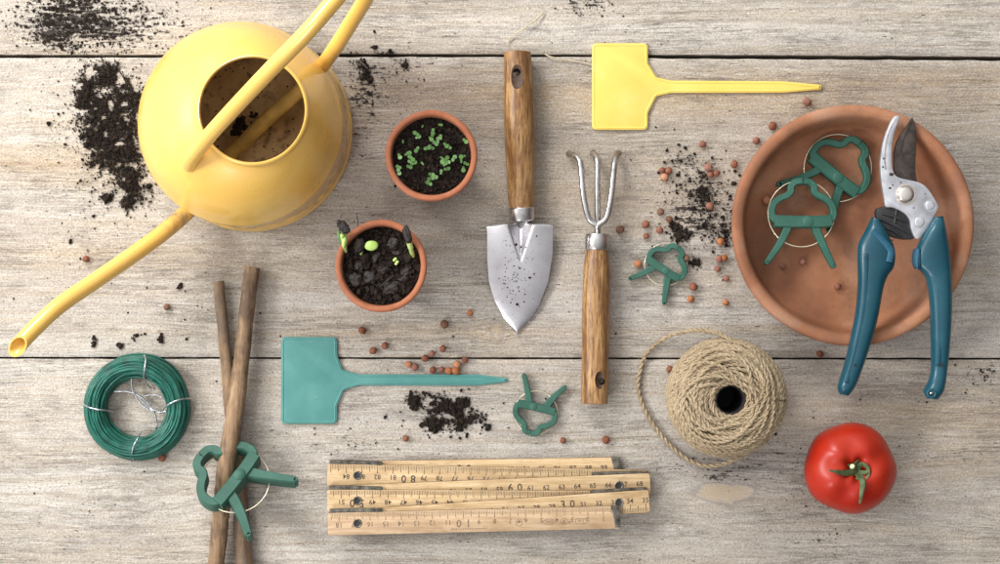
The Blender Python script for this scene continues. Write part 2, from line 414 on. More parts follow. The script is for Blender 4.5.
def lathe(mb, prof, cx, cy, seg=96, cap0=True, cap1=False, mi=None, wob=None):
    """prof: (r, z) or (r, z, ox, oy)"""
    n = len(prof); vs = []; fs = []
    for i, p in enumerate(prof):
        ox, oy = (p[2], p[3]) if len(p) > 2 else (0, 0)
        for k in range(seg):
            a = 2*PI*k/seg
            rr = p[0] * (1 + (wob(a, p[1]) if wob else 0))
            vs.append((cx+ox+rr*math.cos(a), cy+oy+rr*math.sin(a), p[1]))
    o = len(mb.v)
    for i in range(n-1):
        for k in range(seg):
            l = (k+1) % seg
            fs.append((i*seg+k, i*seg+l, (i+1)*seg+l, (i+1)*seg+k))
    m0 = [0 if mi is None else mi(i) for i in range(n-1) for k in range(seg)]
    if cap0: fs.append(tuple(range(seg))[::-1]); m0.append(0 if mi is None else mi(0))
    if cap1: fs.append(tuple((n-1)*seg+k for k in range(seg))); m0.append(0 if mi is None else mi(n-2))
    mb.v.extend(vs); mb.f.extend([tuple(i+o for i in f) for f in fs]); mb.m.extend(m0)
    return mb

def offset_poly(pts, d):
    n = len(pts); out = []
    area = sum(pts[i][0]*pts[(i+1) % n][1]-pts[(i+1) % n][0]*pts[i][1] for i in range(n))
    sg = 1 if area > 0 else -1
    for i in range(n):
        a, b, c = pts[i-1], pts[i], pts[(i+1) % n]
        e1 = Vector((b[0]-a[0], b[1]-a[1])); e2 = Vector((c[0]-b[0], c[1]-b[1]))
        if e1.length < 1e-9 or e2.length < 1e-9: out.append(b); continue
        e1.normalize(); e2.normalize()
        n1 = Vector((-e1.y, e1.x))*sg; n2 = Vector((-e2.y, e2.x))*sg
        m_ = n1+n2
        if m_.length < 1e-6: m_ = n1
        m_.normalize(); s_ = max(0.5, m_.dot(n1))
        out.append((b[0]+m_.x*d/s_, b[1]+m_.y*d/s_))
    return out

def prism(mb, outline, z0, z1, bev=0.0003, mi=0, zf=None):
    """outline in world xy; zf(x,y) adds to the height"""
    pts = [(p[0], p[1]) for p in outline]
    n = len(pts)
    ar = sum(pts[i][0]*pts[(i+1) % n][1]-pts[(i+1) % n][0]*pts[i][1] for i in range(n))
    if ar < 0: pts = pts[::-1]
    ins = offset_poly(pts, bev); ins2 = offset_poly(pts, bev*0.3)
    f = zf or (lambda x, y: 0)
    rings = [(ins, z0), (pts, z0+bev), (pts, z1-bev), (ins2, z1-bev*0.3), (ins, z1)]
    vs = []
    for poly, z in rings: vs += [(x, y, z+f(x, y)) for x, y in poly]
    fs = []
    for i in range(len(rings)-1):
        for k in range(n):
            l = (k+1) % n
            fs.append((i*n+k, i*n+l, (i+1)*n+l, (i+1)*n+k))
    fs.append(tuple(range(n))[::-1]); fs.append(tuple((len(rings)-1)*n+k for k in range(n)))
    mb.add(vs, fs, mi); return mb

def band(mb, pts, widths, z0, z1, b=0.0003, closed=False, mi=0, zf=None):
    """flat ribbon along a path in the xy plane"""
    n = len(pts)
    p3 = [(p[0], p[1], 0) for p in pts]
    A = np.array(p3)
    T = (np.roll(A, -1, 0)-np.roll(A, 1, 0)) if closed else np.gradient(A, axis=0)
    T /= np.linalg.norm(T, axis=1)[:, None]+1e-12
    Nn = np.stack([-T[:, 1], T[:, 0]], 1)
    vs = []
    for i in range(n):
        w = (widths if np.isscalar(widths) else widths[i])/2
        f = zf(i/(n-1)) if zf else 0
        for (o, z) in ((w, z0), (w, z1-b), (w-b, z1), (-w+b, z1), (-w, z1-b), (-w, z0)):
            vs.append((A[i, 0]+Nn[i, 0]*o, A[i, 1]+Nn[i, 1]*o, z+f))
    fs = []
    for i in range(n if closed else n-1):
        j = (i+1) % n
        for k in range(6):
            l = (k+1) % 6
            fs.append((i*6+k, i*6+l, j*6+l, j*6+k))
    if not closed:
        fs.append(tuple(range(6))[::-1]); fs.append(tuple((n-1)*6+k for k in range(6)))
    mb.add(vs, fs, mi); return mb

def loft(mb, pairs, z, hh, sides=24, ex=2.6, sub=5, mi=0, zf=None):
    """solid between left/right outline pairs (world xy), superellipse section"""
    L = catmull([(a[0], a[1]) for a, b in pairs], sub); R = catmull([(b[0], b[1]) for a, b in pairs], sub)
    n = len(L); vs = []; fs = []
    for i in range(n):
        c = (L[i]+R[i])/2; d = (R[i]-L[i])/2
        t = i/(n-1)
        w = np.linalg.norm(d)
        hz = min(hh, w*1.15)
        z_ = z + (zf(t) if zf else 0)
        for k in range(sides):
            a = 2*PI*k/sides; ca, sa = math.cos(a), math.sin(a)
            x = math.copysign(abs(ca)**(2/ex), ca); y = math.copysign(abs(sa)**(2/ex), sa)
            vs.append((c[0]+d[0]*x, c[1]+d[1]*x, z_+hz*y))
    for i in range(n-1):
        for k in range(sides):
            l = (k+1) % sides
            fs.append((i*sides+k, i*sides+l, (i+1)*sides+l, (i+1)*sides+k))
    fs.append(tuple(range(sides))); fs.append(tuple((n-1)*sides+k for k in range(sides))[::-1])
    mb.add(vs, fs, mi); return mb

_t = (1+5**.5)/2
ICO_V = np.array([(-1, _t, 0), (1, _t, 0), (-1, -_t, 0), (1, -_t, 0), (0, -1, _t), (0, 1, _t), (0, -1, -_t), (0, 1, -_t), (_t, 0, -1), (_t, 0, 1), (-_t, 0, -1), (-_t, 0, 1)], float)
ICO_V /= np.linalg.norm(ICO_V[0])
ICO_F = [(0, 11, 5), (0, 5, 1), (0, 1, 7), (0, 7, 10), (0, 10, 11), (1, 5, 9), (5, 11, 4), (11, 10, 2), (10, 7, 6), (7, 1, 8), (3, 9, 4), (3, 4, 2), (3, 2, 6), (3, 6, 8), (3, 8, 9), (4, 9, 5), (2, 4, 11), (6, 2, 10), (8, 6, 7), (9, 8, 1)]
rng = np.random.default_rng(11)
def crumb(mb, x, y, z, r, flat=0.6, mi=0, elong=1.0):
    v = ICO_V * (1+rng.uniform(-.38, .38, (12, 1)))
    q, _ = np.linalg.qr(rng.normal(size=(3, 3)))
    v = v*np.array([1, elong, 1])
    v = (v @ q)*r*np.array([1, 1, flat])+np.array([x, y, z])
    mb.add(v.tolist(), ICO_F, mi)

def blob(mb, c, rx, ry, rz, sub=3, nz=0.0, nsc=1.0, mi=0, rot=None, seed=0.0):
    bm = bmesh.new(); bmesh.ops.create_icosphere(bm, subdivisions=sub, radius=1.0)
    vs = []
    for v in bm.verts:
        p = v.co.copy()
        k = 1+nz*noise.fractal(p*nsc+Vector((seed, seed*.7, 3)), 1.0, 2.0, 3)
        p = Vector((p.x*rx*k, p.y*ry*k, p.z*rz*k))
        if rot: p = rot @ p
        vs.append(tuple(Vector(c)+p))
    fs = [tuple(v.index for v in f.verts) for f in bm.faces]; bm.free()
    mb.add(vs, fs, mi)

# ------------------------------------------------------------------ object helpers
def obj(name, mb, mats, parent=None, smooth=True, angle=40, loc=None):
    """link one mesh object; vertices are in world space, re-based on the parent's (or own) origin"""
    org = Vector(loc) if loc is not None else Vector((0, 0, 0))
    base = parent.matrix_basis.translation if parent else org
    if parent and parent.parent: base = base + parent.parent.matrix_basis.translation
    me = bpy.data.meshes.new(name)
    V_ = np.array(mb.v, float)-np.array(base)
    me.from_pydata(V_.tolist(), [], mb.f)
    mats = mats if isinstance(mats, list) else [mats]
    for m in mats: me.materials.append(M[m])
    me.polygons.foreach_set('material_index', mb.m)
    if smooth:
        me.shade_smooth()
        if angle < 180: me.set_sharp_from_angle(angle=math.radians(angle))
    me.update()
    o = bpy.data.objects.new(name, me); COL.objects.link(o)
    if parent: o.parent = parent
    else: o.location = base
    return o

def tag(o, label, cat, group=None, kind=None):
    o['label'] = label
    if cat: o['category'] = cat
    if group: o['group'] = group
    if kind: o['kind'] = kind
    return o

def thing(name, label, cat, loc=(0, 0, 0), rz=0, group=None, kind=None):
    o = bpy.data.objects.new(name, None); COL.objects.link(o)
    o.empty_display_size = 0.02
    o.location = loc; o.rotation_euler = (0, 0, rz)
    return tag(o, label, cat, group, kind)

def cut(o, cutter_mb, mat=None):
    me = bpy.data.meshes.new('cut'); me.from_pydata([tuple(v) for v in cutter_mb.v], [], cutter_mb.f)
    for m in o.data.materials: me.materials.append(m)
    if mat: me.polygons.foreach_set('material_index', [mat]*len(cutter_mb.f))
    bm = bmesh.new(); bm.from_mesh(me); bmesh.ops.recalc_face_normals(bm, faces=bm.faces); bm.to_mesh(me); bm.free()
    bm = bmesh.new(); bm.from_mesh(o.data); bmesh.ops.recalc_face_normals(bm, faces=bm.faces); bm.to_mesh(o.data); bm.free()
    c = bpy.data.objects.new('cut', me); COL.objects.link(c)
    bpy.context.view_layer.update()
    c.matrix_world = Matrix.Identity(4)
    md = o.modifiers.new('b', 'BOOLEAN'); md.object = c; md.operation = 'DIFFERENCE'; md.solver = 'EXACT'
    bpy.context.view_layer.update()
    dg = bpy.context.evaluated_depsgraph_get()
    new = bpy.data.meshes.new_from_object(o.evaluated_get(dg))
    o.modifiers.clear(); o.data = new
    bpy.data.objects.remove(c)
    new.shade_smooth(); new.set_sharp_from_angle(angle=math.radians(40))

# ------------------------------------------------------------------ table top
def lerp_tab(tab, x):
    if x <= tab[0][0]: return tab[0][1]
    for (a, va), (b, vb) in zip(tab, tab[1:]):
        if x <= b: return va+(vb-va)*(x-a)/(b-a)
    return tab[-1][1]
def jit(x, s, amp): return amp*noise.noise(Vector((x*.05, s, 0)))+amp*.6*noise.noise(Vector((x*.25, s+9, 0)))
e1t = lambda x: lerp_tab([(0, 54), (130, 54.3), (330, 53), (610, 54), (760, 54.3), (1000, 56)], x)+jit(x, 1, .5)
e1b = lambda x: lerp_tab([(0, 57.6), (330, 56.6), (600, 56.6), (620, 57.8), (1000, 60.2)], x)+jit(x, 2, .7)
e2t = lambda x: lerp_tab([(0, 357), (1000, 358)], x)+jit(x, 3, .4)
e2b = lambda x: lerp_tab([(0, 359.0), (1000, 360)], x)+jit(x, 4, .6)

KNOTS = [ # px, py, sx, sy, push
    (727, 494, 60, 24, .75), (1010, 500, 130, 36, .8), (497, 331, 16, 12, .8), (130, 492, 70, 26, .7),
    (380, 520, 60, 20, .5), (560, 20, 30, 10, .6), (64, 88, 18, 10, .6), (900, 200, 90, 30, .4), (460, 170, 70, 25, .4), (250, 300, 80, 22, .5)]
KN_VIS = [(727, 493, 29, 9, 1.0), (497, 331, 7, 10, .80)]
TONES = [ # px, py, sx, sy, delta : lighter and darker patches on the boards
    (60, 150, 260, 130, .18), (700, 20, 500, 40, .30), (130, 420, 240, 90, .12), (560, 500, 120, 40, .10),
    (470, 110, 120, 60, -.22), (860, 480, 220, 120, -.12), (725, 465, 60, 20, -.40), (700, 548, 90, 20, -.10),
    (400, 230, 140, 90, -.14), (230, 100, 150, 40, -.05), (950, 420, 100, 40, .12), (60, 165, 110, 10, -.22), (620, 100, 260, 26, .10),
    (830, 495, 40, 18, -.28), (60, 250, 150, 14, .05), (900, 80, 200, 24, -.08), (395, 90, 34, 34, -.30), (880, 385, 50, 16, -.15)]
WARM = [(40, 160, 130, 13, .8), (60, 182, 120, 5, .5), (110, 255, 190, 16, .45), (90, 292, 150, 8, .35), (480, 100, 200, 45, .30), (620, 190, 190, 40, .45), (640, 105, 260, 24, .40), (900, 85, 220, 26, .45),
    (960, 450, 90, 34, .40), (900, 410, 160, 20, .30), (300, 130, 90, 30, .25), (450, 330, 200, 16, .25), (860, 20, 200, 10, .15), (70, 560, 200, 10, .2), (500, 340, 30, 20, .4)]
DIRT = [ # px, py, sx, sy, amount
    (70, 14, 44, 30, .72), (120, 26, 46, 22, .48), (45, 32, 22, 18, .40), (180, 30, 50, 20, .15),
    (106, 80, 20, 18, .45), (112, 135, 22, 34, .74), (124, 180, 16, 20, .40),
    (376, 84, 30, 34, .50), (400, 60, 40, 12, .36), (360, 130, 22, 50, .25), (700, 190, 34, 40, .52), (690, 225, 30, 22, .42),
    (448, 412, 40, 22, .45), (620, 455, 10, 60, .0), (840, 490, 26, 10, .42), (590, 4, 24, 8, .5), (728, 464, 60, 12, .52), (715, 480, 30, 8, .40), (990, 372, 12, 12, .5), (815, 545, 22, 14, .34)]

tt = thing('tabletop', 'weathered grey wooden boards laid side by side', 'tabletop', (0, 0, -0.02), kind='structure')
def gsum(lst, x, y):
    s_ = 0.0
    for (a, b, sx, sy, v) in lst:
        q = ((x-a)/sx)**2+((y-b)/sy)**2
        if q < 9: s_ += v*math.exp(-q)
    return s_
def make_plank(yt, yb, seed, base_tone, x0=-560, x1=1560, fine=(-40, 1040)):
    xs = list(np.arange(x0, fine[0], 40))+list(np.arange(fine[0], fine[1], 4))+list(np.arange(fine[1], x1+1, 40))
    ny = 76
    vs = []; fs = []; ga = []; ta = []; da = []; ka = []; wa = []
    for x in xs:
        a = yt(x); b = yb(x)
        for j in range(ny):
            y = a+(b-a)*j/(ny-1)
            z = 0.00035*noise.noise(Vector((x*.012, y*.12, seed)))-0.0004
            if j in (0, ny-1): z -= 0.0012
            p = P(x, y, 0); vs.append((p.x, p.y, min(z, -0.00002)))
            ye = y
            for (kx, ky, sx, sy, pu) in KNOTS:
                q = ((x-kx)/sx)**2+((y-ky)/sy)**2
                if q < 9: ye -= (y-ky)*pu*math.exp(-q)
            ye += 5*noise.noise(Vector((x*.004, y*.011, seed)))+1.2*noise.noise(Vector((x*.02, y*.03, seed+5)))
            ga.append((x*S, ye*S, seed*.37))
            ta.append(min(1, max(0, base_tone+gsum(TONES, x, y)+.10*noise.noise(Vector((x*.008, y*.02, seed+2))))))
            da.append(gsum(DIRT, x, y)); wa.append(min(1, 1.45*max(0, gsum(WARM, x, y))))
            k_ = 0
            for (kx, ky, sx, sy, v) in KN_VIS:
                q = ((x-kx)/sx)**2+((y-ky)/sy)**2
                if q < 6: k_ = max(k_, v*math.exp(-q*q*.6))
            ka.append(k_)
    nx = len(xs)
    for i in range(nx-1):
        for j in range(ny-1):
            fs.append((i*ny+j, i*ny+j+1, (i+1)*ny+j+1, (i+1)*ny+j))
    # sides and underside
    nb = len(vs)
    for i, x in enumerate(xs):
        for j in (0, ny-1):
            v = vs[i*ny+j]; vs.append((v[0], v[1], -0.019))
            ga.append((ga[i*ny+j][0], ga[i*ny+j][1]+.02, .5)); ta.append(.4); da.append(0.25); ka.append(0); wa.append(0)
    for i in range(nx-1):
        fs.append((i*ny, (i+1)*ny, nb+(i+1)*2, nb+i*2))
        fs.append((i*ny+ny-1, nb+i*2+1, nb+(i+1)*2+1, (i+1)*ny+ny-1))
        fs.append((nb+i*2, nb+(i+1)*2, nb+(i+1)*2+1, nb+i*2+1))
    mb = MB().add(vs, fs)
    o = obj('plank', mb, 'plank', tt, angle=35)
    me = o.data
    for nm, typ, arr in (('grain', 'FLOAT_VECTOR', ga), ('tone', 'FLOAT', ta), ('dirt', 'FLOAT', da), ('knot', 'FLOAT', ka), ('warm', 'FLOAT', wa)):
        at = me.attributes.new(nm, typ, 'POINT')
        if typ == 'FLOAT': at.data.foreach_set('value', arr)
        else: at.data.foreach_set('vector', np.array(arr).ravel())
    return o
make_plank(lambda x: -246.0, e1t, 1.3, .50)
make_plank(e1b, e2t, 4.1, .46)
make_plank(e2b, lambda x: 664.0, 7.7, .50)
make_plank(lambda x: -552.0, lambda x: -249.0, 9.2, .5, fine=(-40, -40))
make_plank(lambda x: 667.0, lambda x: 970.0, 12.2, .5, fine=(-40, -40))
mb = MB(); mb.add([(-1, -.8, -.0195), (1, -.8, -.0195), (1, .8, -.0195), (-1, .8, -.0195)], [(0, 1, 2, 3)])  # dark sheet added under the boards to give the gaps their shade
g = obj('ground', mb, 'void'); g['kind'] = 'structure'; g['label'] = 'dark floor seen only through the gaps between boards'

# ------------------------------------------------------------------ watering can
CX, CY = P(252, 131).x, P(252, 131).y
can = thing('watering_can', 'yellow metal watering can with round opening, long spout and looped tube handle', 'watering can', (CX, CY, 0))
mm = 0.001
outp = [(60, 0, 0), (64.2, 0.3, 0), (65.0, 1.5, 0), (65.0, 5.5, 0), (64.2, 7, 0), (62.9, 8, 0), (62.9, 9.5, 0), (64.2, 11, 0), (64.6, 13, 0), (64.2, 15.5, 0), (62.8, 17, 0),
        (62.8, 18.6, 0), (63.2, 20, 0), (63.3, 22, 0), (62.6, 23.4, 0), (62.5, 28, 0), (62.6, 40, 0), (62.6, 47, 0), (62.9, 49.5, 0), (62.9, 51.5, 0), (62.3, 53.2, 0), (61.2, 55.5, .01), (59.5, 61, .05), (56.9, 67.4, .12), (53.2, 73.9, .23), (48.8, 80, .38), (44, 85.2, .55), (39.6, 89.2, .72), (36.2, 91.9, .86), (34, 93.8, .96), (33.0, 95.0, 1), (33.1, 96.6, 1), (32.5, 97.7, 1), (31.5, 98.0, 1), (30.8, 97.3, 1), (30.8, 95.4, 1)]
pr = [(r*mm, z*mm, .0144*s_, .0039*s_) for r, z, s_ in outp]
nout = len(pr)
for r, z, s_ in [(32.0, 93, .98), (34.8, 90.4, .87), (38.2, 87.4, .72), (42.6, 83.2, .55), (47.2, 78, .38), (51.4, 72, .23), (54.8, 65.6, .12), (57.4, 59.4, .05), (59.6, 53, 0), (60.6, 45, 0), (60.6, 20, 0), (60, 5, 0), (59, 3.2, 0), (30, 3, 0), (1, 3, 0)]:
    pr.append((r*mm, z*mm, .0144*s_, .0039*s_))
mb = MB(); lathe(mb, pr, CX, CY, 128, cap0=True, cap1=True, mi=lambda i: 1 if i > nout-1 else 0)
body = obj('body', mb, ['yellow', 'can_in'], can, angle=55)

hp = [(189, 165, .083), (193, 156, .094), (208, 137, .112), (235, 107, .137), (270, 70, .160), (305, 34, .178), (333, 2, .188), (352, -20, .190), (367, -30, .178), (374, -22, .158), (367, -4, .130), (353, 19, .100), (338, 43, .075), (325, 62, .056), (312, 78, .044), (298, 92, .036), (262, 124, .022), (224, 160, .0135), (200, 183, .012)]
pts = [P(*p) for p in hp]
cp = catmull(pts, 8); n_in = 15*8-6
rad = [0.0064]*len(cp)
mb = MB(); tube(mb, cp[:n_in], 0.0046, 20)
h = obj('handle', mb, 'yellow', can, angle=60)
mb = MB(); tube(mb, cp[n_in-2:], 0.0045, 20); obj('inner_tube', mb, 'tube_in', can, angle=60)
# weld collars where the tube meets the shell
# spout with an oblique open mouth
sp = [(193, 206, .018), (178, 220, .024), (160, 235, .035), (130, 257, .050), (95, 281, .067), (60, 305, .082), (34, 329, .092), (17.5, 346.5, .098)]
cp = catmull([P(*p) for p in sp], 8)
Pn, T, U, V = frames(cp)
def spout_rings(rfun, rev=False):
    n = len(cp); sides = 28; vs = []
    for i in range(n):
        r = rfun(i/(n-1)); w = max(0, (i-(n-7))/6.0)
        for k in range(sides):
            a = 2*PI*k/sides
            o_ = math.cos(a)*V[i]*r+math.sin(a)*U[i]*r
            sh = -math.sin(a)*r*1.15*w
            vs.append(Pn[i]+o_+T[i]*sh)
    return vs, sides, n
a_, sd, n = spout_rings(lambda t: .0054-.0005*t)
b_, _, _ = spout_rings(lambda t: .0046-.0005*t)
fs = []
for i in range(n-1):
    for k in range(sd):
        l = (k+1) % sd
        fs.append((i*sd+k, i*sd+l, (i+1)*sd+l, (i+1)*sd+k))
        fs.append((n*sd+i*sd+k, n*sd+(i+1)*sd+k, n*sd+(i+1)*sd+l, n*sd+i*sd+l))
for k in range(sd):
    l = (k+1) % sd
    fs.append(((n-1)*sd+k, (n-1)*sd+l, n*sd+(n-1)*sd+l, n*sd+(n-1)*sd+k))
mb = MB().add(a_+b_, fs)
obj('spout', mb, 'yellow', can, angle=50)
mb = MB()
for (x, y, z, r) in [(239, 125, .0215, .0042), (236, 130, .021, .003), (243, 121, .022, .0024), (233, 133, .0205, .0016), (252, 115, .0245, .0022), (245, 127, .018, .002)]:
    p = P(x, y, z)
    for q in range(7): crumb(mb, p.x+rng.normal()*r*.45, p.y+rng.normal()*r*.45, z+rng.uniform(0, r*.3), r*rng.uniform(.45, .8))
for q in range(220):
    a = rng.uniform(0, 2*PI); rr = .058*math.sqrt(rng.uniform()); crumb(mb, CX+rr*math.cos(a), CY+rr*math.sin(a), .0033, rng.uniform(.0002, .0007))
tag(obj('soil', mb, 'soil', None, False, loc=(CX, CY, .003)), 'dark soil crumbs lying inside the yellow watering can', 'soil', kind='stuff')

# ------------------------------------------------------------------ pots
def soil_disc(mb, cx, cy, z, r, amp, seed, n=34, rings=16):
    vs = [(cx, cy, z+amp*.5)]; fs = []
    for i in range(1, rings+1):
        rr = r*i/rings
        for k in range(n*2):
            a = PI*k/n
            x, y = rr*math.cos(a), rr*math.sin(a)
            hz = amp*noise.fractal(Vector((x*220, y*220, seed)), .8, 2.1, 4)*(1 if i < rings else 0)
            vs.append((cx+x, cy+y, z+hz))
    m = n*2
    for k in range(m): fs.append((0, 1+k, 1+(k+1) % m))
    for i in range(rings-1):
        for k in range(m):
            l = (k+1) % m
            fs.append((1+i*m+k, 1+(i+1)*m+k, 1+(i+1)*m+l, 1+i*m+l))
    mb.add(vs, fs)
def pot(px, py, rpx, name, label, hgt, seed):
    c = P(px, py, hgt); r = rpx*S*(H-hgt)/H
    t = thing(name, label, 'potted plant', (c.x, c.y, 0), group='small terracotta pots')
    prof = [(r*.62, 0), (r*.66, .0008), (r*.82, hgt-.014), (r*.84, hgt-.0125), (r*.955, hgt-.012), (r*.985, hgt-.010), (r, hgt-.002), (r*.992, hgt-.0006), (r*.965, hgt), (r*.90, hgt), (r*.875, hgt-.0007), (r*.862, hgt-.002), (r*.84, hgt-.012), (r*.62, .006), (.001, .005)]
    mb = MB(); lathe(mb, prof, c.x, c.y, 96, True, True, wob=lambda a, z: .006*math.sin(2*a+seed)+.003*math.sin(5*a))
    obj('pot', mb, 'terra', t, angle=50)
    zs = hgt-.0065
    mb = MB(); soil_disc(mb, c.x, c.y, zs, r*.862, .0022, seed)
    for q in range(1500):
        a = rng.uniform(0, 2*PI); rr = r*.845*math.sqrt(rng.uniform()); rad = rng.choice([.0003, .0004, .0006, .0009, .0013], p=[.3, .3, .22, .13, .05])
        crumb(mb, c.x+rr*math.cos(a), c.y+rr*math.sin(a), zs+rng.uniform(-.0003, .0012), rad, .8)
    so = obj('soil', mb, 'soil', t, False)
    return t, c, r, zs
HP = .050
t, c, r, zs = pot(431.3, 155.5, 46, 'potted_seedlings', 'upper small terracotta pot of tiny round-leaved green seedlings', HP, 2.0)
def leafdisc(mb, p, r, ang, tilt, mi=0, el=1.0, cup=.25):
    n = 12; vs = [(0, 0, 0)]; fs = []
    for ring_, f in ((1, .6), (2, 1.0)):
        for k in range(n):
            a = 2*PI*k/n
            vs.append((f*r*el*math.cos(a), f*r*math.sin(a), cup*r*f*f*.8))
    for k in range(n):
        l = (k+1) % n
        fs.append((0, 1+k, 1+l)); fs.append((1+k, 1+n+k, 1+n+l, 1+l))
    R_ = Matrix.Rotation(ang, 3, 'Z') @ Matrix.Rotation(tilt, 3, 'Y')
    vs = [tuple(Vector(p)+R_ @ Vector(v)) for v in vs]
    nn = len(vs)
    vs2 = [(v[0], v[1], v[2]-.00025) for v in vs]
    mb.add(vs+vs2, fs+[tuple(i+nn for i in f[::-1]) for f in fs]+[(1+n+k, nn+1+n+k, nn+1+n+(k+1) % n, 1+n+(k+1) % n) for k in range(n)], mi)
seedl = [(300, 165), (325, 200), (342, 183), (285, 185), (290, 240), (265, 243), (312, 217), (368, 225), (390, 235), (297, 148), (212, 182), (205, 163), (150, 275), (168, 280), (180, 300), (172, 322), (190, 328), (165, 348), (110, 285), (106, 350), (105, 376), (210, 250), (350, 300), (374, 306), (358, 330), (380, 326), (345, 380), (376, 360), (415, 300), (290, 390), (288, 415), (306, 410), (280, 440), (460, 315), (470, 290), (480, 200), (470, 357), (486, 330), (240, 330), (240, 120), (340, 112), (130, 205)]
for i, (zx, zy) in enumerate(seedl):
    big = 1.0 if i < 38 else .6
    zt = zs+rng.uniform(.003, .007)
    p = P(380+zx/5.64, 105+zy/5.64, zt)
    mb = MB()
    tube(mb, [Vector((p.x, p.y, zs-.001)), Vector((p.x+.0003, p.y, (zs+zt)/2)), p], .00028, 5)
    a0 = rng.uniform(0, PI)
    for q in range(2):
        a = a0+q*PI+rng.uniform(-.3, .3); rr = rng.uniform(.0007, .0014)*big
        leafdisc(mb, (p.x+math.cos(a)*rr*.85, p.y+math.sin(a)*rr*.85, p.z+q*.0002), rr, a, rng.uniform(-.35, .1), 0, 1.1)
    obj('seedling', mb, 'leaf', t, angle=180)

t, c, r, zs = pot(381, 266, 46.2, 'potted_sprouts', 'lower small terracotta pot of bean sprouts with black seed coats', HP, 5.0)
def zp(zx, zy, z): return P(330+zx/5.37, 215+zy/5.37, z)
k_ = S/5.37*.955
for (zx, zy, rx, ry, a) in [(140, 345, 30, 36, .3), (215, 335, 36, 40, -.4), (332, 388, 48, 38, .35), (158, 272, 24, 30, .1), (410, 305, 34, 24, .6), (290, 292, 32, 26, .2), (335, 150, 34, 30, .5), (395, 345, 26, 20, 0), (250, 225, 26, 20, 1), (360, 205, 22, 16, 0)]:
    mb = MB(); blob(mb, zp(zx, zy, zs+.0015), rx*k_*1.0, ry*k_*.82, .0017, 4, .50, 1.25, 0, Matrix.Rotation(a, 3, 'Z'), zx)
    obj('seed', mb, 'seed', t, angle=180)
mb = MB()
for q in range(170):
    a = rng.uniform(0, 2*PI); rr = r*.80*math.sqrt(rng.uniform()); crumb(mb, c.x+rr*math.cos(a), c.y+rr*math.sin(a), zs+rng.uniform(.0002, .0022), rng.choice([.0007, .0011, .0017, .0026], p=[.4, .32, .2, .08]), .7, 0, 1.4)
so_ = obj('soil_clumps', mb, 'soil', t, False); so_['kind'] = 'stuff'
# sprout leaning over the left rim
mb = MB()
tube(mb, catmull([zp(88, 205, zs), zp(82, 180, zs+.006), zp(70, 140, zs+.012), zp(66, 105, zs+.016)], 5), [.0010]*6+[.0014]*10, 8)
blob(mb, zp(78, 135, zs+.0135), 15*k_, 46*k_, .0022, 3, .10, 1.2, 0, Matrix.Rotation(-.10, 3, 'Z'), 4)
s1 = obj('sprout', mb, 'leaf_pale', t, angle=180)
mb = MB(); blob(mb, zp(52, 118, zs+.0125), 13*k_, 38*k_, .0020, 3, .12, 1.2, 0, Matrix.Rotation(.22, 3, 'Z'), 9); obj('leaf', mb, 'leaf', s1, angle=180)
mb = MB(); blob(mb, zp(72, 64, zs+.018), 24*k_, 42*k_, .0016, 4, .30, 2.2, 0, Matrix.Rotation(.75, 3, 'Z'), 4)
crumb(mb, *zp(45, 40, zs+.019), .0011, .7, 0, 1.8)
obj('seed_coat', mb, 'seed', s1, angle=180)
mb = MB()
blob(mb, zp(222, 165, zs+.006), 36*k_, 28*k_, .0014, 3, .10, 1.3, 0, Matrix.Rotation(.1, 3, 'Z'), 4)
tube(mb, [zp(165, 215, zs), zp(168, 200, zs+.003), zp(175, 180, zs+.004)], .0009, 7)
s2 = obj('sprout', mb, 'leaf_pale', t, angle=180)
mb = MB(); blob(mb, zp(158, 165, zs+.0055), 30*k_, 42*k_, .0032, 3, .3, 2.2, 0, Matrix.Rotation(-.3, 3, 'Z'), 8)
obj('seed_coat', mb, 'seed', s2, angle=180)
mb = MB()
tube(mb, catmull([zp(446, 222, zs), zp(438, 195, zs+.005), zp(430, 165, zs+.009), zp(424, 145, zs+.011)], 5), [.0014]*8+[.0017]*8, 8)
s3 = obj('sprout', mb, 'leaf_pale', t, angle=180)
mb = MB(); blob(mb, zp(415, 105, zs+.012), 22*k_, 50*k_, .0024, 3, .25, 1.8, 0, Matrix.Rotation(.25, 3, 'Z'), 3)
obj('seed_coat', mb, 'seed', s3, angle=180)
mb = MB()
for (x, y) in ((345, 243), (362, 252), (355, 262), (352, 235)): blob(mb, zp(x, y, zs+.003), 9*k_, 8*k_, .0008, 2, .1)
obj('sprout', mb, 'leaf_pale', t, angle=180)
mb = MB(); tube(mb, catmull([zp(268, 385, zs+.002), zp(300, 358, zs+.004), zp(340, 325, zs+.003)], 4), .0006, 6)
obj('root', mb, 'seed', t)
mb = MB(); tube(mb, catmull([zp(148, 62, HP+.001), zp(150, 30, HP+.006), zp(143, 0, HP+.010), zp(146, -12, HP+.011)], 4), .00022, 5)
tube(mb, catmull([zp(58, 20, HP+.004), zp(60, 0, HP+.008), zp(66, -14, HP+.008)], 4), .00018, 5)
obj('root', mb, 'seed', t)

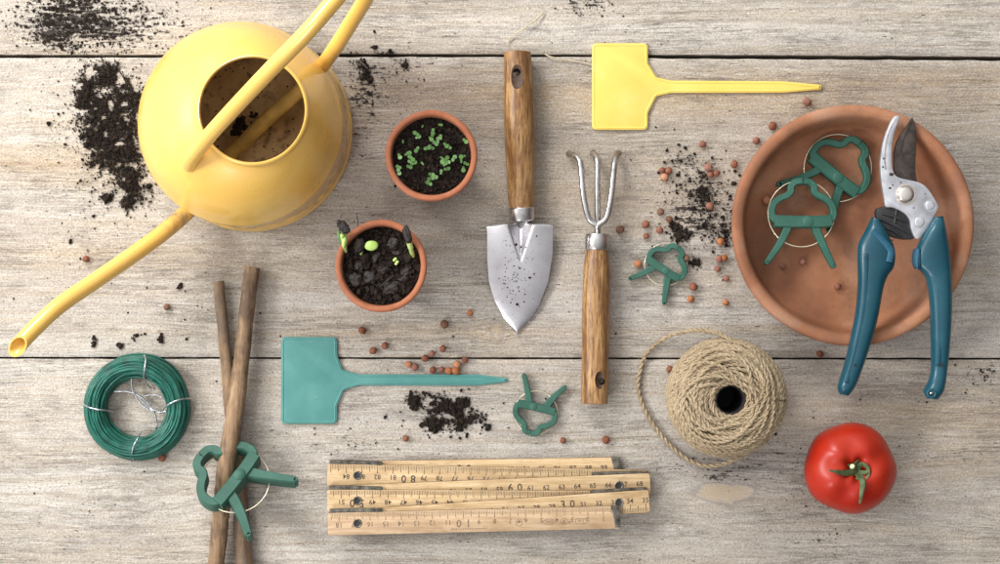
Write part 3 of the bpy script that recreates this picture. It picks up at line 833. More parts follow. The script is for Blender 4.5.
# ------------------------------------------------------------------ tool handles
def wood_handle(t, p0, p1, widths, zc, name='handle', seed=0):
    """handle lying along p0->p1 in photo pixels; local y of the mesh runs along it"""
    n = len(widths)
    A = P(p0[0], p0[1], zc); B = P(p1[0], p1[1], zc)
    ks = np.linspace(0, 1, n)
    cp_ = [A.lerp(B, s_) for s_ in np.linspace(0, 1, 60)]
    w = [np.interp(s_, ks, widths)*S/2*.985 for s_ in np.linspace(0, 1, 60)]
    w = [w_*(1+.012*noise.noise(Vector((i*.11, seed, 0)))) for i, w_ in enumerate(w)]
    # rounded butt ends
    d = (B-A).normalized()
    pts_ = [A-d*0.0006]+cp_+[B+d*0.0004]
    ww = [w[0]*.86]+w+[w[-1]*.9]
    mb = MB(); tube(mb, pts_, ww, 32)
    o = obj(name, mb, ['handle', 'handle_end'], t, angle=50)
    return o

tr = thing('hand_trowel', 'hand trowel with brown wooden handle and speckled pointed steel blade', 'trowel', P(519, 200, 0))
hw = wood_handle(tr, (517.5, 52.5), (521.5, 208.5), [27, 28, 28.5, 29.5, 30.5, 31, 31, 30.5, 29.5, 28.5, 28, 27, 25], .0102, seed=1)
def darken_hole(o, px, py, rx, ry, ax, az, ar):
    c_ = P(px, py, .019); off = o.matrix_basis.translation+(o.parent.matrix_basis.translation if o.parent else Vector())
    for f in o.data.polygons:
        p_ = f.center+off
        if ((p_.x-c_.x)/(rx*S))**2+((p_.y-c_.y)/(ry*S))**2 < 1.4 and math.hypot(p_.x-ax, p_.z-az) < ar: f.material_index = 1
def hole(o, px, py, zc, rx, ry):
    mb = MB(); p = P(px, py, zc)
    tube(mb, [p-Vector((0, 0, .02)), p+Vector((0, 0, .0265))], .0024, 20)
    cut(o, mb, 1)
    mb = MB(); q = P(px-.5, py+2.5, .0215); blob(mb, q, rx*S, ry*S, .0042, 4); cut(o, mb, 1)
hole(hw, 516.8, 73.5, .010, 9.5, 14.5); darken_hole(hw, 516.5, 76, 9.5, 14.5, P(517.8, 76, .0102).x, .0102, .00855)
mb = MB()
A = P(521.5, 206.8, .0100); B = P(522.2, 220.5, .0095)
tube(mb, [A, A.lerp(B, .06), A.lerp(B, .15), A.lerp(B, .5), A.lerp(B, .9), B, B+Vector((0, -.0005, 0))], [.0076, .0083, .0084, .00825, .0081, .0079, .0060], 32)
obj('ferrule', mb, 'steel', tr, angle=50)
# blade
Lp = [(222.5, 512), (224.5, 489), (226.5, 487), (259, 487.3), (282, 489), (300, 494.3), (317, 503.3), (327, 511), (333.5, 516.5)]
Rp = [(222.5, 530), (224.0, 551), (226.4, 553), (254, 552.6), (282, 548), (305.6, 539), (318, 531), (327, 523.5), (333.5, 517.5)]
mb = MB(); nu = 48; nv = 64; grid = []
for j in range(nv+1):
    y = 222.5+(333.5-222.5)*(j/nv)
    xl = lerp_tab(Lp, y) if y >= 226.5 else 487+(512-487)*((226.5-y)/4)**3
    xr = lerp_tab(Rp, y) if y >= 226.4 else 553-(553-530)*((226.4-y)/4)**3
    row = []
    for i in range(nu+1):
        u = -1+2*i/nu
        x = xl+(xr-xl)*i/nu
        s_ = j/nv
        zc = .0105*(1-s_)+.0018
        z = zc-.0042*(abs(u)**2.0)*(1-s_*.75)
        xc = 520.5
        wv = max(.6, 15.5*(1-min(1, (y-220)/42)))
        dx = (x-xc)/wv
        z += -.0085*max(0, 1-abs(dx))*max(0, 1-(y-220)/42)**.6 if y < 262 else 0
        row.append(P(x, y, z))
    grid.append(row)
vs = [tuple(v) for r_ in grid for v in r_]; w1 = nu+1
fs = [(j*w1+i, (j+1)*w1+i, (j+1)*w1+i+1, j*w1+i+1) for j in range(nv) for i in range(nu)]
N0 = len(vs)
vs2 = [(v[0], v[1], v[2]-.0011) for v in vs]
fs2 = [tuple(N0+k for k in f[::-1]) for f in fs]
bd = [i for i in range(w1)]+[j*w1+nu for j in range(1, nv+1)]+[nv*w1+i for i in range(nu-1, -1, -1)]+[j*w1 for j in range(nv-1, 0, -1)]
fs3 = [(bd[k], bd[(k+1) % len(bd)], N0+bd[(k+1) % len(bd)], N0+bd[k]) for k in range(len(bd))]
mb.add(vs+vs2, fs+fs2+fs3); obj('blade', mb, 'blade', tr, angle=50)
mb = MB()
tube(mb, catmull([P(522, 217, .0085), P(521.6, 221, .0070), P(521, 226, .0040), P(520.7, 232, .0030)], 5), list(np.linspace(.0062, .0020, 16)), 16, flat=.5)
obj('tang', mb, 'steel', tr, angle=60)
mb = MB()
for q in range(150):
    y = rng.normal(278, 24); x = rng.normal(514, 12)
    if not 232 < y < 322: continue
    xl, xr = lerp_tab(Lp, y)+2, lerp_tab(Rp, y)-2
    if not xl < x < xr: continue
    s_ = (y-222.5)/111; u = -1+2*(x-xl)/(xr-xl)
    z = .0105*(1-s_)+.0018-.0042*(abs(u)**2.0)*(1-s_*.75)
    p = P(x, y, z); crumb(mb, p.x, p.y, z+.0001, rng.choice([.00022, .00035, .0005, .0009], p=[.5, .34, .13, .03]), .5, 0, 1.3)
tag(obj('soil', mb, 'soil', None, False), 'fine soil specks sprinkled on the trowel blade', 'soil', kind='stuff')

fk = thing('hand_fork', 'three-pronged hand cultivator with brown wooden handle and steel tines', 'hand fork', P(597, 300, 0))
fw = wood_handle(fk, (597, 249), (594.5, 403), [22, 25.5, 27, 27.5, 28, 28, 28, 27.5, 27, 27, 27.5, 27.5, 26.5], .0092, seed=6)
mb = MB(); p = P(601, 381, .0105)
tube(mb, [p-Vector((0, 0, .02)), p+Vector((0, 0, .0265))], .0023, 20); cut(fw, mb, 1)
mb = MB(); blob(mb, P(601.2, 380.5, .0195), 6.5*S, 10.5*S, .0040, 4); cut(fw, mb, 1); darken_hole(fw, 601.2, 380.5, 6.5, 10.5, P(594.9, 380, .0092).x, .0092, .0083)
mb = MB(); A = P(597.2, 234, .0090); B = P(597, 250, .0092)
tube(mb, [A+Vector((0, .0004, 0)), A, A.lerp(B, .08), A.lerp(B, .5), A.lerp(B, .93), B], [.0050, .0073, .0077, .0078, .0079, .0074], 32)
obj('ferrule', mb, 'steel', fk, angle=50)
def tine(pts_, tip=True):
    mb = MB(); cp_ = catmull([P(*p_) for p_ in pts_], 8)
    n = len(cp_); r_ = [.00205]*n
    for i in range(10): r_[i] = .0009+.0015*min(1, (i+1)/4) if i < 4 else .00235-.00005*i
    tube(mb, cp_, r_, 14)
    for q_ in range(13*14): mb.m[q_] = 1
    return obj('tine', mb, ['steel', 'bronze'], fk, angle=60)
tine([(567.5, 153.5, .0020), (573, 155, .007), (578, 158.5, .0110), (581, 167, .0135), (583.2, 193, .0145), (586.8, 212.3, .0145), (590.5, 220.5, .0142), (597.2, 225.3, .0139), (597.3, 231, .012), (597.4, 239, .0100)])
tine([(619, 152.5, .0020), (616.5, 155.5, .0075), (614.6, 163, .012), (613.6, 172, .0138), (611.6, 193, .0147), (608.2, 212.3, .0147), (604.5, 220.3, .0144), (597.8, 225.5, .0141), (597.5, 231, .0122), (597.4, 239, .0102)])
tine([(592.0, 152.5, .0020), (595, 155, .008), (597, 160.5, .012), (597.6, 170, .0135), (597.5, 190, .0128), (597.4, 212, .0112), (597.4, 239, .0092)])

# ------------------------------------------------------------------ plant labels
def round_outline(pts_, rad, seg=5):
    out = []; n = len(pts_)
    for i in range(n):
        a, b, c_ = Vector(pts_[i-1]), Vector(pts_[i]), Vector(pts_[(i+1) % n])
        r_ = rad[i] if not np.isscalar(rad) else rad
        d1 = (a-b); d2 = (c_-b); r_ = min(r_, d1.length*.45, d2.length*.45)
        p1 = b+d1.normalized()*r_; p2 = b+d2.normalized()*r_
        for k in range(seg+1):
            t_ = k/seg; out.append(((1-t_)**2*p1+2*t_*(1-t_)*b+t_*t_*p2)[:])
    return out
def marker(name, label, head, neck_top, tip, neck_bot, mat, rimw):
    outline = round_outline(head[:2]+neck_top+tip+neck_bot+head[2:], [5, 5]+[2]*len(neck_top)+[1.2]*len(tip)+[2]*len(neck_bot)+[5, 5])
    w = [P(x, y, .0018)[:2] for x, y in outline]
    cx_ = sum(p_[0] for p_ in head)/4; cy_ = sum(p_[1] for p_ in head)/4
    t_ = thing(name, label, 'plant label', P(cx_, cy_, 0), group='blank plastic plant labels')
    mb = MB(); prism(mb, w, .0004, .0016, .0004); bd_ = obj('body', mb, mat, t_, angle=50)
    inn = offset_poly(w, .0013)
    mb = MB(); band(mb, inn, rimw, .0012, .0019, .0003, closed=True); obj('raised_edge', mb, mat, t_, angle=60)
    return t_, bd_
t1, _b = marker('plant_label', 'blank lemon yellow plastic plant label above the saucer', [(592, 43), (648, 43), (648, 129.6), (592, 129.6)],
    [(648, 63), (656.6, 77), (671, 80.3)], [(783, 81), (821.5, 84.6), (821.5, 89.4), (783, 92.5)], [(671, 92.8), (656.6, 96), (648, 112.8)], 'lemon', .0011)
t2, _b = marker('plant_label', 'blank teal plastic plant label left of the green wire clip', [(281, 337), (337, 337), (337, 424), (281, 424)],
    [(337, 355), (342.8, 370), (359, 374.4)], [(478, 374.6), (507, 378.2), (507.5, 382), (478, 385.6)], [(359, 385.4), (344, 390), (337, 406)], 'teal', .0010)
t2['label'] = 'blank teal plastic plant label with long pointed stem'

# ------------------------------------------------------------------ plant clips
def make_clip(f=1.0):
    t_ = thing('plant_clip', 'x', 'plant clip', (0, 0, 0), group='green sprung plant clips')
    q = lambda zx, zy: ((zx-255)/4.7*S, -(zy-295)/4.7*S)
    def smooth(lst, n=6): return catmull([q(*p_) for p_ in lst], n)
    for side in (0, 1):
        mb = MB()
        if side == 0:
            arc = [(118, 292), (98, 275), (92, 240), (104, 205), (135, 180), (168, 166), (184, 148), (186, 125), (205, 104), (238, 98)]
            bar = [(104, 291), (140, 293), (200, 295), (262, 295)]
            leg = [(172, 305), (158, 345), (130, 398), (98, 446), (66, 490)]
        else:
            arc = [(362, 292), (384, 275), (388, 240), (374, 205), (345, 180), (318, 167), (298, 148), (296, 125), (276, 104), (243, 98)]
            bar = [(262, 296), (300, 296), (350, 293), (376, 290)]
            leg = [(296, 305), (312, 350), (338, 408), (362, 460), (386, 508)]
        band(mb, smooth(arc), .0043*f, .0006, .0072, .0007)
        band(mb, smooth(bar), .0080, .0003, .0078, .0008)
        n_ = len(smooth(leg)); band(mb, smooth(leg), list(np.linspace(.0056*f, .0034*f, n_)), .0008, .0069, .0007)
        if side == 0:
            x0, y0 = q(262, 295); tube(mb, [(x0, y0, .0005), (x0, y0, .0080), (x0, y0, .0083)], [.0036, .0036, .0031], 20)
        for (zx, zy) in ([(66, 490)] if side == 0 else [(386, 508)]):
            x0, y0 = q(zx, zy); tube(mb, [(x0, y0, .001), (x0, y0, .0065), (x0, y0, .0069)], [.0016, .0016, .0012], 12)
        obj('jaw', mb, 'clip', t_, angle=40)
    mb = MB(); cx_, cy_ = q(236, 254); R_ = 34*S
    ring_ = [(cx_+R_*math.cos(a), cy_+R_*math.sin(a), .0030+.0006*math.sin(a)) for a in np.linspace(0, 2*PI, 80, endpoint=False)]
    tube(mb, ring_, .00045, 8, closed=True); obj('spring_ring', mb, 'brass', t_, angle=180)
    return t_
def copy_tree(o, parent=None):
    c_ = o.copy(); COL.objects.link(c_)
    if parent: c_.parent = parent
    for ch in list(o.children): copy_tree(ch, c_)
    return c_
clip0 = make_clip(); clip1 = make_clip(1.28)
def place_clip(first, hx, hy, z, rot_img, sc, label, tilt=(0, 0)):
    o = first if first in (clip0, clip1) else copy_tree(clip0 if not first else clip1)
    o.location = P(hx, hy, z)
    Rz = Matrix.Rotation(-math.radians(rot_img), 3, 'Z')
    Rt = Matrix.Rotation(math.radians(tilt[0]), 3, 'X') @ Matrix.Rotation(math.radians(tilt[1]), 3, 'Y')
    o.rotation_euler = (Rt @ Rz).to_euler()
    o.scale = (sc, sc, sc)
    o['label'] = label
    return o
FL = .0065   # saucer floor height
place_clip(clip0, 834.5, 177.5, FL, 39, .98, 'green clip turned askew at the back of the saucer, under another clip')
place_clip(False, 804.5, 222.5, FL+.0095, 0, .96, 'green clip with both legs pointing down, lying on top in the saucer', (-3, 0))
place_clip(clip1, 664.5, 270.5, .0006, 33, .62, 'small green clip lying on the boards beside spilt soil left of the saucer')
place_clip(1, 534.5, 406.5, .0006, 193, .635, 'small green clip with legs pointing up, lying above the folding ruler')
o = place_clip(1, 240, 483, .0150, -57, 1.02, 'green clip gripping the two crossed sticks', (-27, 4))
o.scale = (1.04, 1.04, 1.7)
for ch in o.children:
    if ch.name.startswith('spring_ring'): ch.scale = (.93, .93, .6); ch.location = (.001, -.0035, .001)

# ------------------------------------------------------------------ saucer
HS = .033
sc_ = P(853.5, 225, HS); SR = 121.3*S*(H-HS)/H
sa = thing('plant_saucer', 'large round stained terracotta saucer holding secateurs and two clips', 'saucer', (sc_.x, sc_.y, 0))
prof = [(SR*.80, 0), (SR*.82, .001), (SR*.955, HS-.009), (SR*.985, HS-.006), (SR, HS-.003), (SR*.995, HS-.0012), (SR*.975, HS-.0002), (SR*.95, HS), (SR*.918, HS-.0005), (SR*.898, HS-.002), (SR*.888, HS-.006), (SR*.862, FL+.009), (SR*.845, FL+.0035), (SR*.825, FL+.0010), (SR*.79, FL+.0001), (SR*.6, FL), (SR*.3, FL), (.001, FL)]
mb = MB(); lathe(mb, prof, sc_.x, sc_.y, 160, True, True, wob=lambda a, z: .003*math.sin(2*a+1)+.0015*math.sin(7*a))
obj('dish', mb, 'saucer', sa, angle=60)

# ------------------------------------------------------------------ secateurs
ZS = HS+.0005
se = thing('secateurs', 'secateurs with petrol blue handles, silver hook and dark blade, lying across the saucer', 'secateurs', P(905, 260, ZS))
z3 = lambda zx, zy, z: P(840+zx/3.525, 100+zy/3.525, z)
silver = [(195, 55), (205, 54), (212, 58), (208, 75), (196, 105), (187, 145), (184, 190), (185, 235), (192, 258), (208, 272), (240, 280), (280, 290), (305, 306), (325, 332), (346, 368), (346, 385), (328, 420), (305, 458), (283, 487), (270, 490), (258, 474), (250, 450), (245, 422), (225, 398), (188, 380), (162, 376), (155, 345), (148, 300), (143, 255), (142, 220), (147, 175), (157, 130), (172, 92), (185, 66)]
zt = ZS+.0062
mb = MB(); prism(mb, [p_[:2] for p_ in catmull([z3(x, y, zt) for x, y in silver], 4, True)], ZS+.0026, zt, .0008)
hook = obj('hook_plate', mb, 'alu', se, angle=35)
mb = MB(); gl = catmull([z3(x, y, zt)[:2] for x, y in [(198, 66), (176, 105), (163, 150), (158, 200), (160, 245)]], 5)
band(mb, gl, list(np.linspace(.0007, .0012, len(gl))), zt-.0003, zt+.00018, .0001); obj('rib', mb, 'steel', hook)
mb = MB()
for zx, zy, rr in ((156, 206, .0011), (181, 262, .0014), (176, 310, .0009), (152, 236, .0007), (186, 300, .0006), (300, 330, .0005), (215, 290, .0006), (260, 380, .0006)):
    p = z3(zx, zy, zt); blob(mb, (p.x, p.y, zt), rr, rr*.8, .0002, 2, .3, 1.5, 0, None, zx)
obj('grime', mb, 'dark_blade', hook, angle=180)  # dark dots added for pits in the plate, their shade in the colour
blade = [(255, 60), (264, 78), (269, 100), (270, 150), (267, 210), (266, 250), (272, 285), (250, 300), (215, 300), (196, 268), (190, 240), (190, 190), (198, 150), (212, 122), (232, 98)]
zb = ZS+.0026
mb = MB(); prism(mb, [z3(x, y, zb)[:2] for x, y in blade], ZS, zb, .0005); obj('cutting_blade', mb, 'dark_blade', se, angle=35)
mb = MB()
prism(mb, [z3(x, y, ZS)[:2] for x, y in [(228, 100), (246, 72), (252, 78), (240, 110), (222, 140), (214, 180), (208, 180), (208, 140)]], zb-.0002, zb+.0002, .0001)
obj('blade_edge', mb, 'dark_blade', se)
for (zx, zy, r_, hgt, m_) in ((232, 333, .0052, .0022, 'bolt'), (318, 371, .0030, .0007, 'alu'), (281, 430, .0032, .0007, 'alu')):
    p = z3(zx, zy, zt); mb = MB()
    lathe(mb, [(r_*1.30, zt-.0002), (r_*1.28, zt+.00025), (r_*1.14, zt+.0003), (r_*1.08, zt+.00005), (r_*1.01, zt+.00005), (r_, zt+hgt*.4), (r_*.85, zt+hgt*.8), (r_*.5, zt+hgt), (.0001, zt+hgt*1.04)], p.x, p.y, 32, True, True)
    obj('bolt' if m_ == 'bolt' else 'rivet', mb, m_, se, angle=40)
boot = [(128, 388), (145, 378), (165, 374), (195, 378), (226, 396), (250, 424), (254, 452), (262, 486), (240, 492), (205, 488), (175, 478), (150, 462), (132, 434)]
mb = MB(); prism(mb, [p_[:2] for p_ in catmull([z3(x, y, ZS+.004) for x, y in boot], 3, True)], ZS-.002, ZS+.0040, .0010)
for a_, b_ in (((140, 420), (245, 470)), ((150, 400), (235, 430)), ((160, 450), (215, 480)), ((200, 385), (190, 450))):
    tube(mb, [z3(*a_, ZS+.0038), z3((a_[0]+b_[0])/2, (a_[1]+b_[1])/2-5, ZS+.0050), z3(*b_, ZS+.0038)], .0010, 8)
obj('spring_cover', mb, 'black', se, angle=40)
mb = MB()
hel = [P(890+5*S*0+3.2*math.cos(a*.9)*.9, 240+a*.55, ZS+.001+.0022*math.sin(a*.9)) for a in np.linspace(0, 10, 60)]
tube(mb, hel, .0005, 6); obj('spring', mb, 'bolt', se, angle=180)
lh = [((872, 217), (880, 221)), ((865, 231), (888, 235)), ((858.5, 244), (894.5, 249)), ((857.5, 256), (894, 266)), ((857.8, 270), (887, 277)), ((857.8, 286), (883, 289)), ((855.5, 312), (878, 316)), ((851, 335), (872.5, 337)), ((846, 358), (865.5, 359)), ((840.2, 378), (858, 380)), ((837.6, 388), (853, 390)), ((840, 394.5), (848.5, 395.5))]
rh = [((934, 217), (943, 216)), ((922, 237), (946.5, 234)), ((915, 253), (949.5, 250)), ((915, 265), (950.5, 262)), ((924.5, 276), (951.2, 275)), ((928, 288), (951.6, 288)), ((929.8, 304), (951.6, 304)), ((930.8, 325), (951, 325)), ((931.2, 350), (949.2, 350)), ((931, 370), (947, 370)), ((928, 382), (945.3, 383)), ((923.6, 391), (943, 392)), ((927, 398.5), (938, 399))]
zH = ZS+.0055
w = lambda pr_: [(P(a[0], a[1], zH)[:2], P(b[0], b[1], zH)[:2]) for a, b in pr_]
mb = MB(); loft(mb, w(lh), zH, .0068, ex=2.3); L_ = obj('grip', mb, 'blue', se, angle=180)
mb = MB(); loft(mb, w(rh), zH, .0068, ex=2.3); R_ = obj('grip', mb, 'blue', se, angle=180)
for G, pl in ((L_, [(866, 300), (862, 325), (857, 350), (851, 375)]), (R_, [(937, 285), (940, 310), (940.5, 340), (939, 368)])):
    pass
mb = MB(); band(mb, catmull([P(x, y, zH)[:2] for x, y in [(871, 231), (878, 238), (886, 247), (889, 252), (887, 262)]], 5), .0046, zH+.004, zH+.0070, .0009)
obj('thumb_rest', mb, 'blue_grip', L_, angle=50)
mb = MB(); prism(mb, [p_[:2] for p_ in catmull([P(x, y, zH) for x, y in [(914, 250), (918, 249), (919, 256), (918.5, 266), (915.5, 269), (913, 262)]], 3, True)], zH-.004, zH+.0058, .0012)
obj('thumb_rest', mb, 'blue_grip', R_, angle=50)
# raised seam ridge along each grip
for G, pl in ((L_, [(866, 254), (866, 280), (863.5, 310), (859, 335), (853, 360), (846.5, 383)]), (R_, [(936, 262), (938.5, 285), (939.5, 310), (939.8, 340), (938, 366)])):
    mb = MB(); tube(mb, catmull([P(x, y, zH+.0060) for x, y in pl], 6), .0016, 10, flat=.30); obj('ridge', mb, 'blue', G, angle=180)
for G, (x, y) in ((L_, (855, 365)), (R_, (941.5, 365))):
    mb = MB(); p = P(x, y, zH+.0066); lathe(mb, [(.0009, p.z-.002), (.0009, p.z+.0005), (.0004, p.z+.0006)], p.x, p.y, 16, True, True); obj('pin_hole', mb, 'black', G)
mb = MB(); p = P(931.5, 393.5, zH+.006)
ring_ = [(p.x+.0026*math.cos(a), p.y+.0022*math.sin(a), p.z+.0004) for a in np.linspace(0, 2*PI, 28, endpoint=False)]
tube(mb, ring_, .0007, 8, closed=True); obj('catch_ring', mb, 'blue', R_, angle=180)
mb = MB(); blob(mb, (p.x-.0002, p.y+.0002, p.z+.0002), .0012, .0010, .0008, 2); obj('catch_pin', mb, 'bolt', R_, angle=180)

# ------------------------------------------------------------------ wire coil
wc = thing('wire_coil', 'coil of green plastic coated garden wire held by thin silver ties', 'wire coil', P(136, 408.3, 0))
cc = P(136, 408.3, .010); mb = MB()
for q in range(88):
    # position in the bundle's cross-section
    while True:
        u, v = rng.uniform(-1, 1), rng.uniform(0, 1)
        if abs(u)**2.2+v**2.2 < 1: break
    if q < 46: v = (1-abs(u)**2.2)**(1/2.2)*rng.uniform(.9, 1.0)
    r0 = (41.3+10.6*u)*S; z0 = .0012+.0135*v
    ex_, ey_ = rng.normal(0, .0004, 2); ph1, ph2, ph3 = rng.uniform(0, 2*PI, 3)
    am = rng.uniform(.0003, .0009)
    ring_ = []
    for a in np.linspace(0, 2*PI, 110, endpoint=False):
        rr = r0+am*math.sin(2*a+ph1)+am*.6*math.sin(3*a+ph2)
        if r0 > 48*S: rr = min(rr, 52.6*S)
        ring_.append((cc.x+ex_+rr*math.cos(a), cc.y+ey_+rr*math.sin(a), max(.0008, z0+.0007*math.sin(a*2+ph3))))
    tube(mb, ring_, .00078, 6, closed=True)
obj('winding', mb, 'wire_green', wc, angle=180)
mb = MB()
tor = [(cc.x+41.3*S*math.cos(a), cc.y+41.3*S*math.sin(a), .0065) for a in np.linspace(0, 2*PI, 90, endpoint=False)]
tube(mb, tor, .0056, 12, closed=True); 
zc_ = lambda zx, zy, z: P(80+zx/4.904, 350+zy/4.904, z)
def tie(pl, r_=.00055, name='tie_wire'):
    mb = MB(); tube(mb, catmull([zc_(*p_) for p_ in pl], 7), r_, 8); obj(name, mb, 'wire_tie', wc, angle=180)
tie([(312, 30, .002), (316, 28, .010), (322, 50, .0155), (318, 90, .0172), (314, 125, .0140), (318, 150, .007), (332, 172, .003), (350, 190, .001)])
tie([(12, 262, .002), (16, 264, .010), (40, 280, .0155), (85, 292, .0172), (125, 297, .0150), (160, 303, .009), (172, 305, .002)])
tie([(262, 545, .001), (262, 543, .008), (255, 515, .0145), (262, 475, .0172), (280, 440, .0168), (296, 408, .012), (300, 400, .003)])
tie([(548, 238, .002), (540, 238, .010), (500, 242, .0155), (455, 256, .0172), (420, 278, .0145), (396, 298, .009), (352, 292, .005), (318, 262, .0045), (298, 236, .004)])
tie([(165, 203, .006), (215, 203, .0065), (262, 212, .006), (305, 236, .0055), (345, 275, .005), (368, 320, .0045), (376, 365, .0035), (372, 392, .002)], .0006)
tie([(252, 140, .008), (254, 175, .007), (262, 205, .0065), (288, 252, .0055), (330, 288, .0045), (380, 305, .004), (425, 300, .005)], .0006)
tie([(300, 236, .004), (330, 224, .004), (370, 220, .004), (405, 236, .005)], .0004)
mb2 = MB(); blob(mb2, zc_(262, 540, .003), .0014, .0011, .0011, 2, .2); obj('twist_end', mb2, 'black', wc, angle=180)

# ------------------------------------------------------------------ sticks
def stick(name, label, pl, wl, zl, mat, seed):
    cp_ = catmull([P(x, y, z) for (x, y), z in zip(pl, zl)], 22)
    n = len(cp_); w_ = np.interp(np.linspace(0, 1, n), np.linspace(0, 1, len(wl)), wl)*S/2
    r_ = [a*(1+.09*noise.noise(Vector((i*.09, seed, 0)))+.05*noise.noise(Vector((i*.35, seed, 3)))) for i, a in enumerate(w_)]
    cp_ = [c_+np.array([.0006*noise.noise(Vector((i*.06, seed, 7))), 0, 0]) for i, c_ in enumerate(cp_)]
    mb = MB(); tube(mb, cp_, r_, 20)
    nf = len(mb.f); mb.m[-1] = 1; mb.m[-2] = 1
    d = [k for k in range(n) if k % 37 == 17]
    o = obj(name, mb, [mat, 'stick_end'], None, angle=60, loc=P(pl[2][0], pl[2][1], 0))
    return tag(o, label, 'stick', 'two crossed sticks')
stick('stick', 'shorter thinner stick underneath, its top end on the left', [(218.5, 281), (222, 320), (227, 370), (234, 440), (240, 500), (243, 545), (250, 640)], [11, 11.5, 12, 14, 15.5, 16.5, 17], [.006, .0055, .005, .0048, .005, .005, .005], 'stick_b', 2.0)
stick('stick', 'longer thicker brown stick lying on top of the thinner one', [(252.5, 267), (247, 310), (240.5, 370), (230.5, 440), (222, 500), (218, 545), (207, 640)], [15, 15.5, 16, 18, 17.5, 16.5, 17], [.0085, .010, .012, .0145, .013, .0115, .007], 'stick', 5.0)

# ------------------------------------------------------------------ jute twine
tw = thing('twine_ball', 'ball of beige jute twine with dark centre hole and one loose loop', 'twine', P(718, 394, 0))
BX, BY = P(730.5, 400, .052).x, P(730.5, 400, .052).y
prof_t = [(.0095, .0515), (.0130, .0535), (.0190, .0540), (.0250, .0525), (.0292, .0490), (.0322, .0440), (.0337, .0370), (.0340, .0290), (.0334, .0200), (.0312, .0100), (.0270, .0020)]
PT = np.array(catmull(prof_t, 10))
seglen = np.concatenate([[0], np.cumsum(np.linalg.norm(np.diff(PT, axis=0), axis=1))]); seglen /= seglen[-1]
def prof_at(t_):
    t_ = min(1, max(0, t_)); return np.interp(t_, seglen, PT[:, 0]), np.interp(t_, seglen, PT[:, 1])
def twine(mb, pts_, r_=.00076, pitch=.0082, off=.00057, closed=False, sides=5, ph0=0):
    P_, T_, U_, V_ = frames(pts_, closed)
    d = np.concatenate([[0], np.cumsum(np.linalg.norm(np.diff(P_, axis=0), axis=1))])
    L = d[-1]+(np.linalg.norm(P_[0]-P_[-1]) if closed else 0)
    turns = max(1, round(L/pitch))
    for s_ in (0, 1):
        a = 2*PI*turns*d/L+s_*PI+ph0
        Q = P_+(np.cos(a)[:, None]*U_+np.sin(a)[:, None]*V_)*off
        tube(mb, Q.tolist(), r_, sides, closed=closed)
mb = MB()
core = [(r_-.0012, z_-.0012 if r_ < .03 else z_) for r_, z_ in prof_t]
lathe(mb, [(.0088, .004)]+[(.0088, .045)]+core, BX, BY, 96, False, True)
obj('core', mb, 'twine_core', tw, angle=180)
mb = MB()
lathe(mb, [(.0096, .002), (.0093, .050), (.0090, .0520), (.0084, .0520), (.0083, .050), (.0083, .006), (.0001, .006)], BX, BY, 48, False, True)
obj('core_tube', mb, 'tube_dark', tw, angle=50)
mb = MB(); NR = 58
for q in range(NR+42):
    if q < NR: t0 = .01+.97*(q/(NR-1))**.96+rng.normal(0, .009); am = rng.uniform(.012, .055); lift = rng.uniform(-.0002, .0010)
    else: t0 = rng.uniform(.12, .72); am = rng.uniform(.06, .20); lift = rng.uniform(.0008, .0026)
    ph = rng.uniform(0, 2*PI) if q < NR else rng.normal(2.4, 1.0)
    ph2 = rng.uniform(0, 2*PI)
    r0, _z = prof_at(t0); n_ = int(max(60, 2*PI*r0/.0011))
    pl = []
    for a in np.linspace(0, 2*PI, n_, endpoint=False):
        tt_ = t0+am*math.cos(a-ph)+am*.3*math.cos(2*a-ph2)
        tt_ = max(.012, tt_)
        rr, zz = prof_at(tt_)
        e = .012
        r1, z1 = prof_at(tt_-e); r2, z2 = prof_at(tt_+e); tx, tz = r2-r1, z2-z1; L_n = math.hypot(tx, tz)+1e-9
        nx_, nz_ = -tz/L_n, tx/L_n
        if nx_ < 0 and rr > .02: nx_, nz_ = -nx_, -nz_
        if rr <= .02: nx_, nz_ = 0, 1
        l_ = lift+.0003*math.sin(3*a+ph2)
        pl.append((BX+(rr+nx_*l_)*math.cos(a), BY+(rr+nx_*l_)*math.sin(a), zz+nz_*l_))
    twine(mb, pl, closed=True, ph0=rng.uniform(0, 6))
obj('winding', mb, 'twine', tw, angle=180)
zt_ = lambda zx, zy, z: P(630+zx/3.64, 320+zy/3.64, z)
loop = [(400, 100, .047), (345, 60, .036), (285, 40, .024), (215, 39, .013), (150, 55, .006), (95, 88, .0025), (55, 130, .0018), (37, 185, .0018), (30, 240, .0018), (42, 300, .0018), (72, 360, .0018), (112, 418, .0018), (158, 468, .0018), (208, 508, .002), (262, 530, .003), (318, 530, .006), (375, 512, .011), (430, 482, .016), (485, 440, .022), (530, 392, .026), (556, 330, .028), (560, 270, .030)]
cp_ = catmull([zt_(*p_) for p_ in loop], 22)
mb = MB(); twine(mb, cp_, r_=.00082, off=.00066, pitch=.0088, sides=7)
obj('loose_loop', mb, 'twine', tw, angle=180)
mb = MB()
for q in range(900):
    a = rng.uniform(0, 2*PI); t0 = rng.uniform(.02, .8); rr, zz = prof_at(t0)
    p0 = np.array([BX+rr*math.cos(a), BY+rr*math.sin(a), zz+.0010])
    d = np.array([-math.sin(a), math.cos(a), 0])+rng.normal(0, .35, 3); d /= np.linalg.norm(d); d[2] = abs(d[2])*.5
    o_ = np.array([math.cos(a), math.sin(a), .3])*rng.uniform(.0006, .0022)
    L = rng.uniform(.003, .008)
    tube(mb, [p0, p0+d*L*.5+o_, p0+d*L+o_*.8], .00010, 3, caps=False)
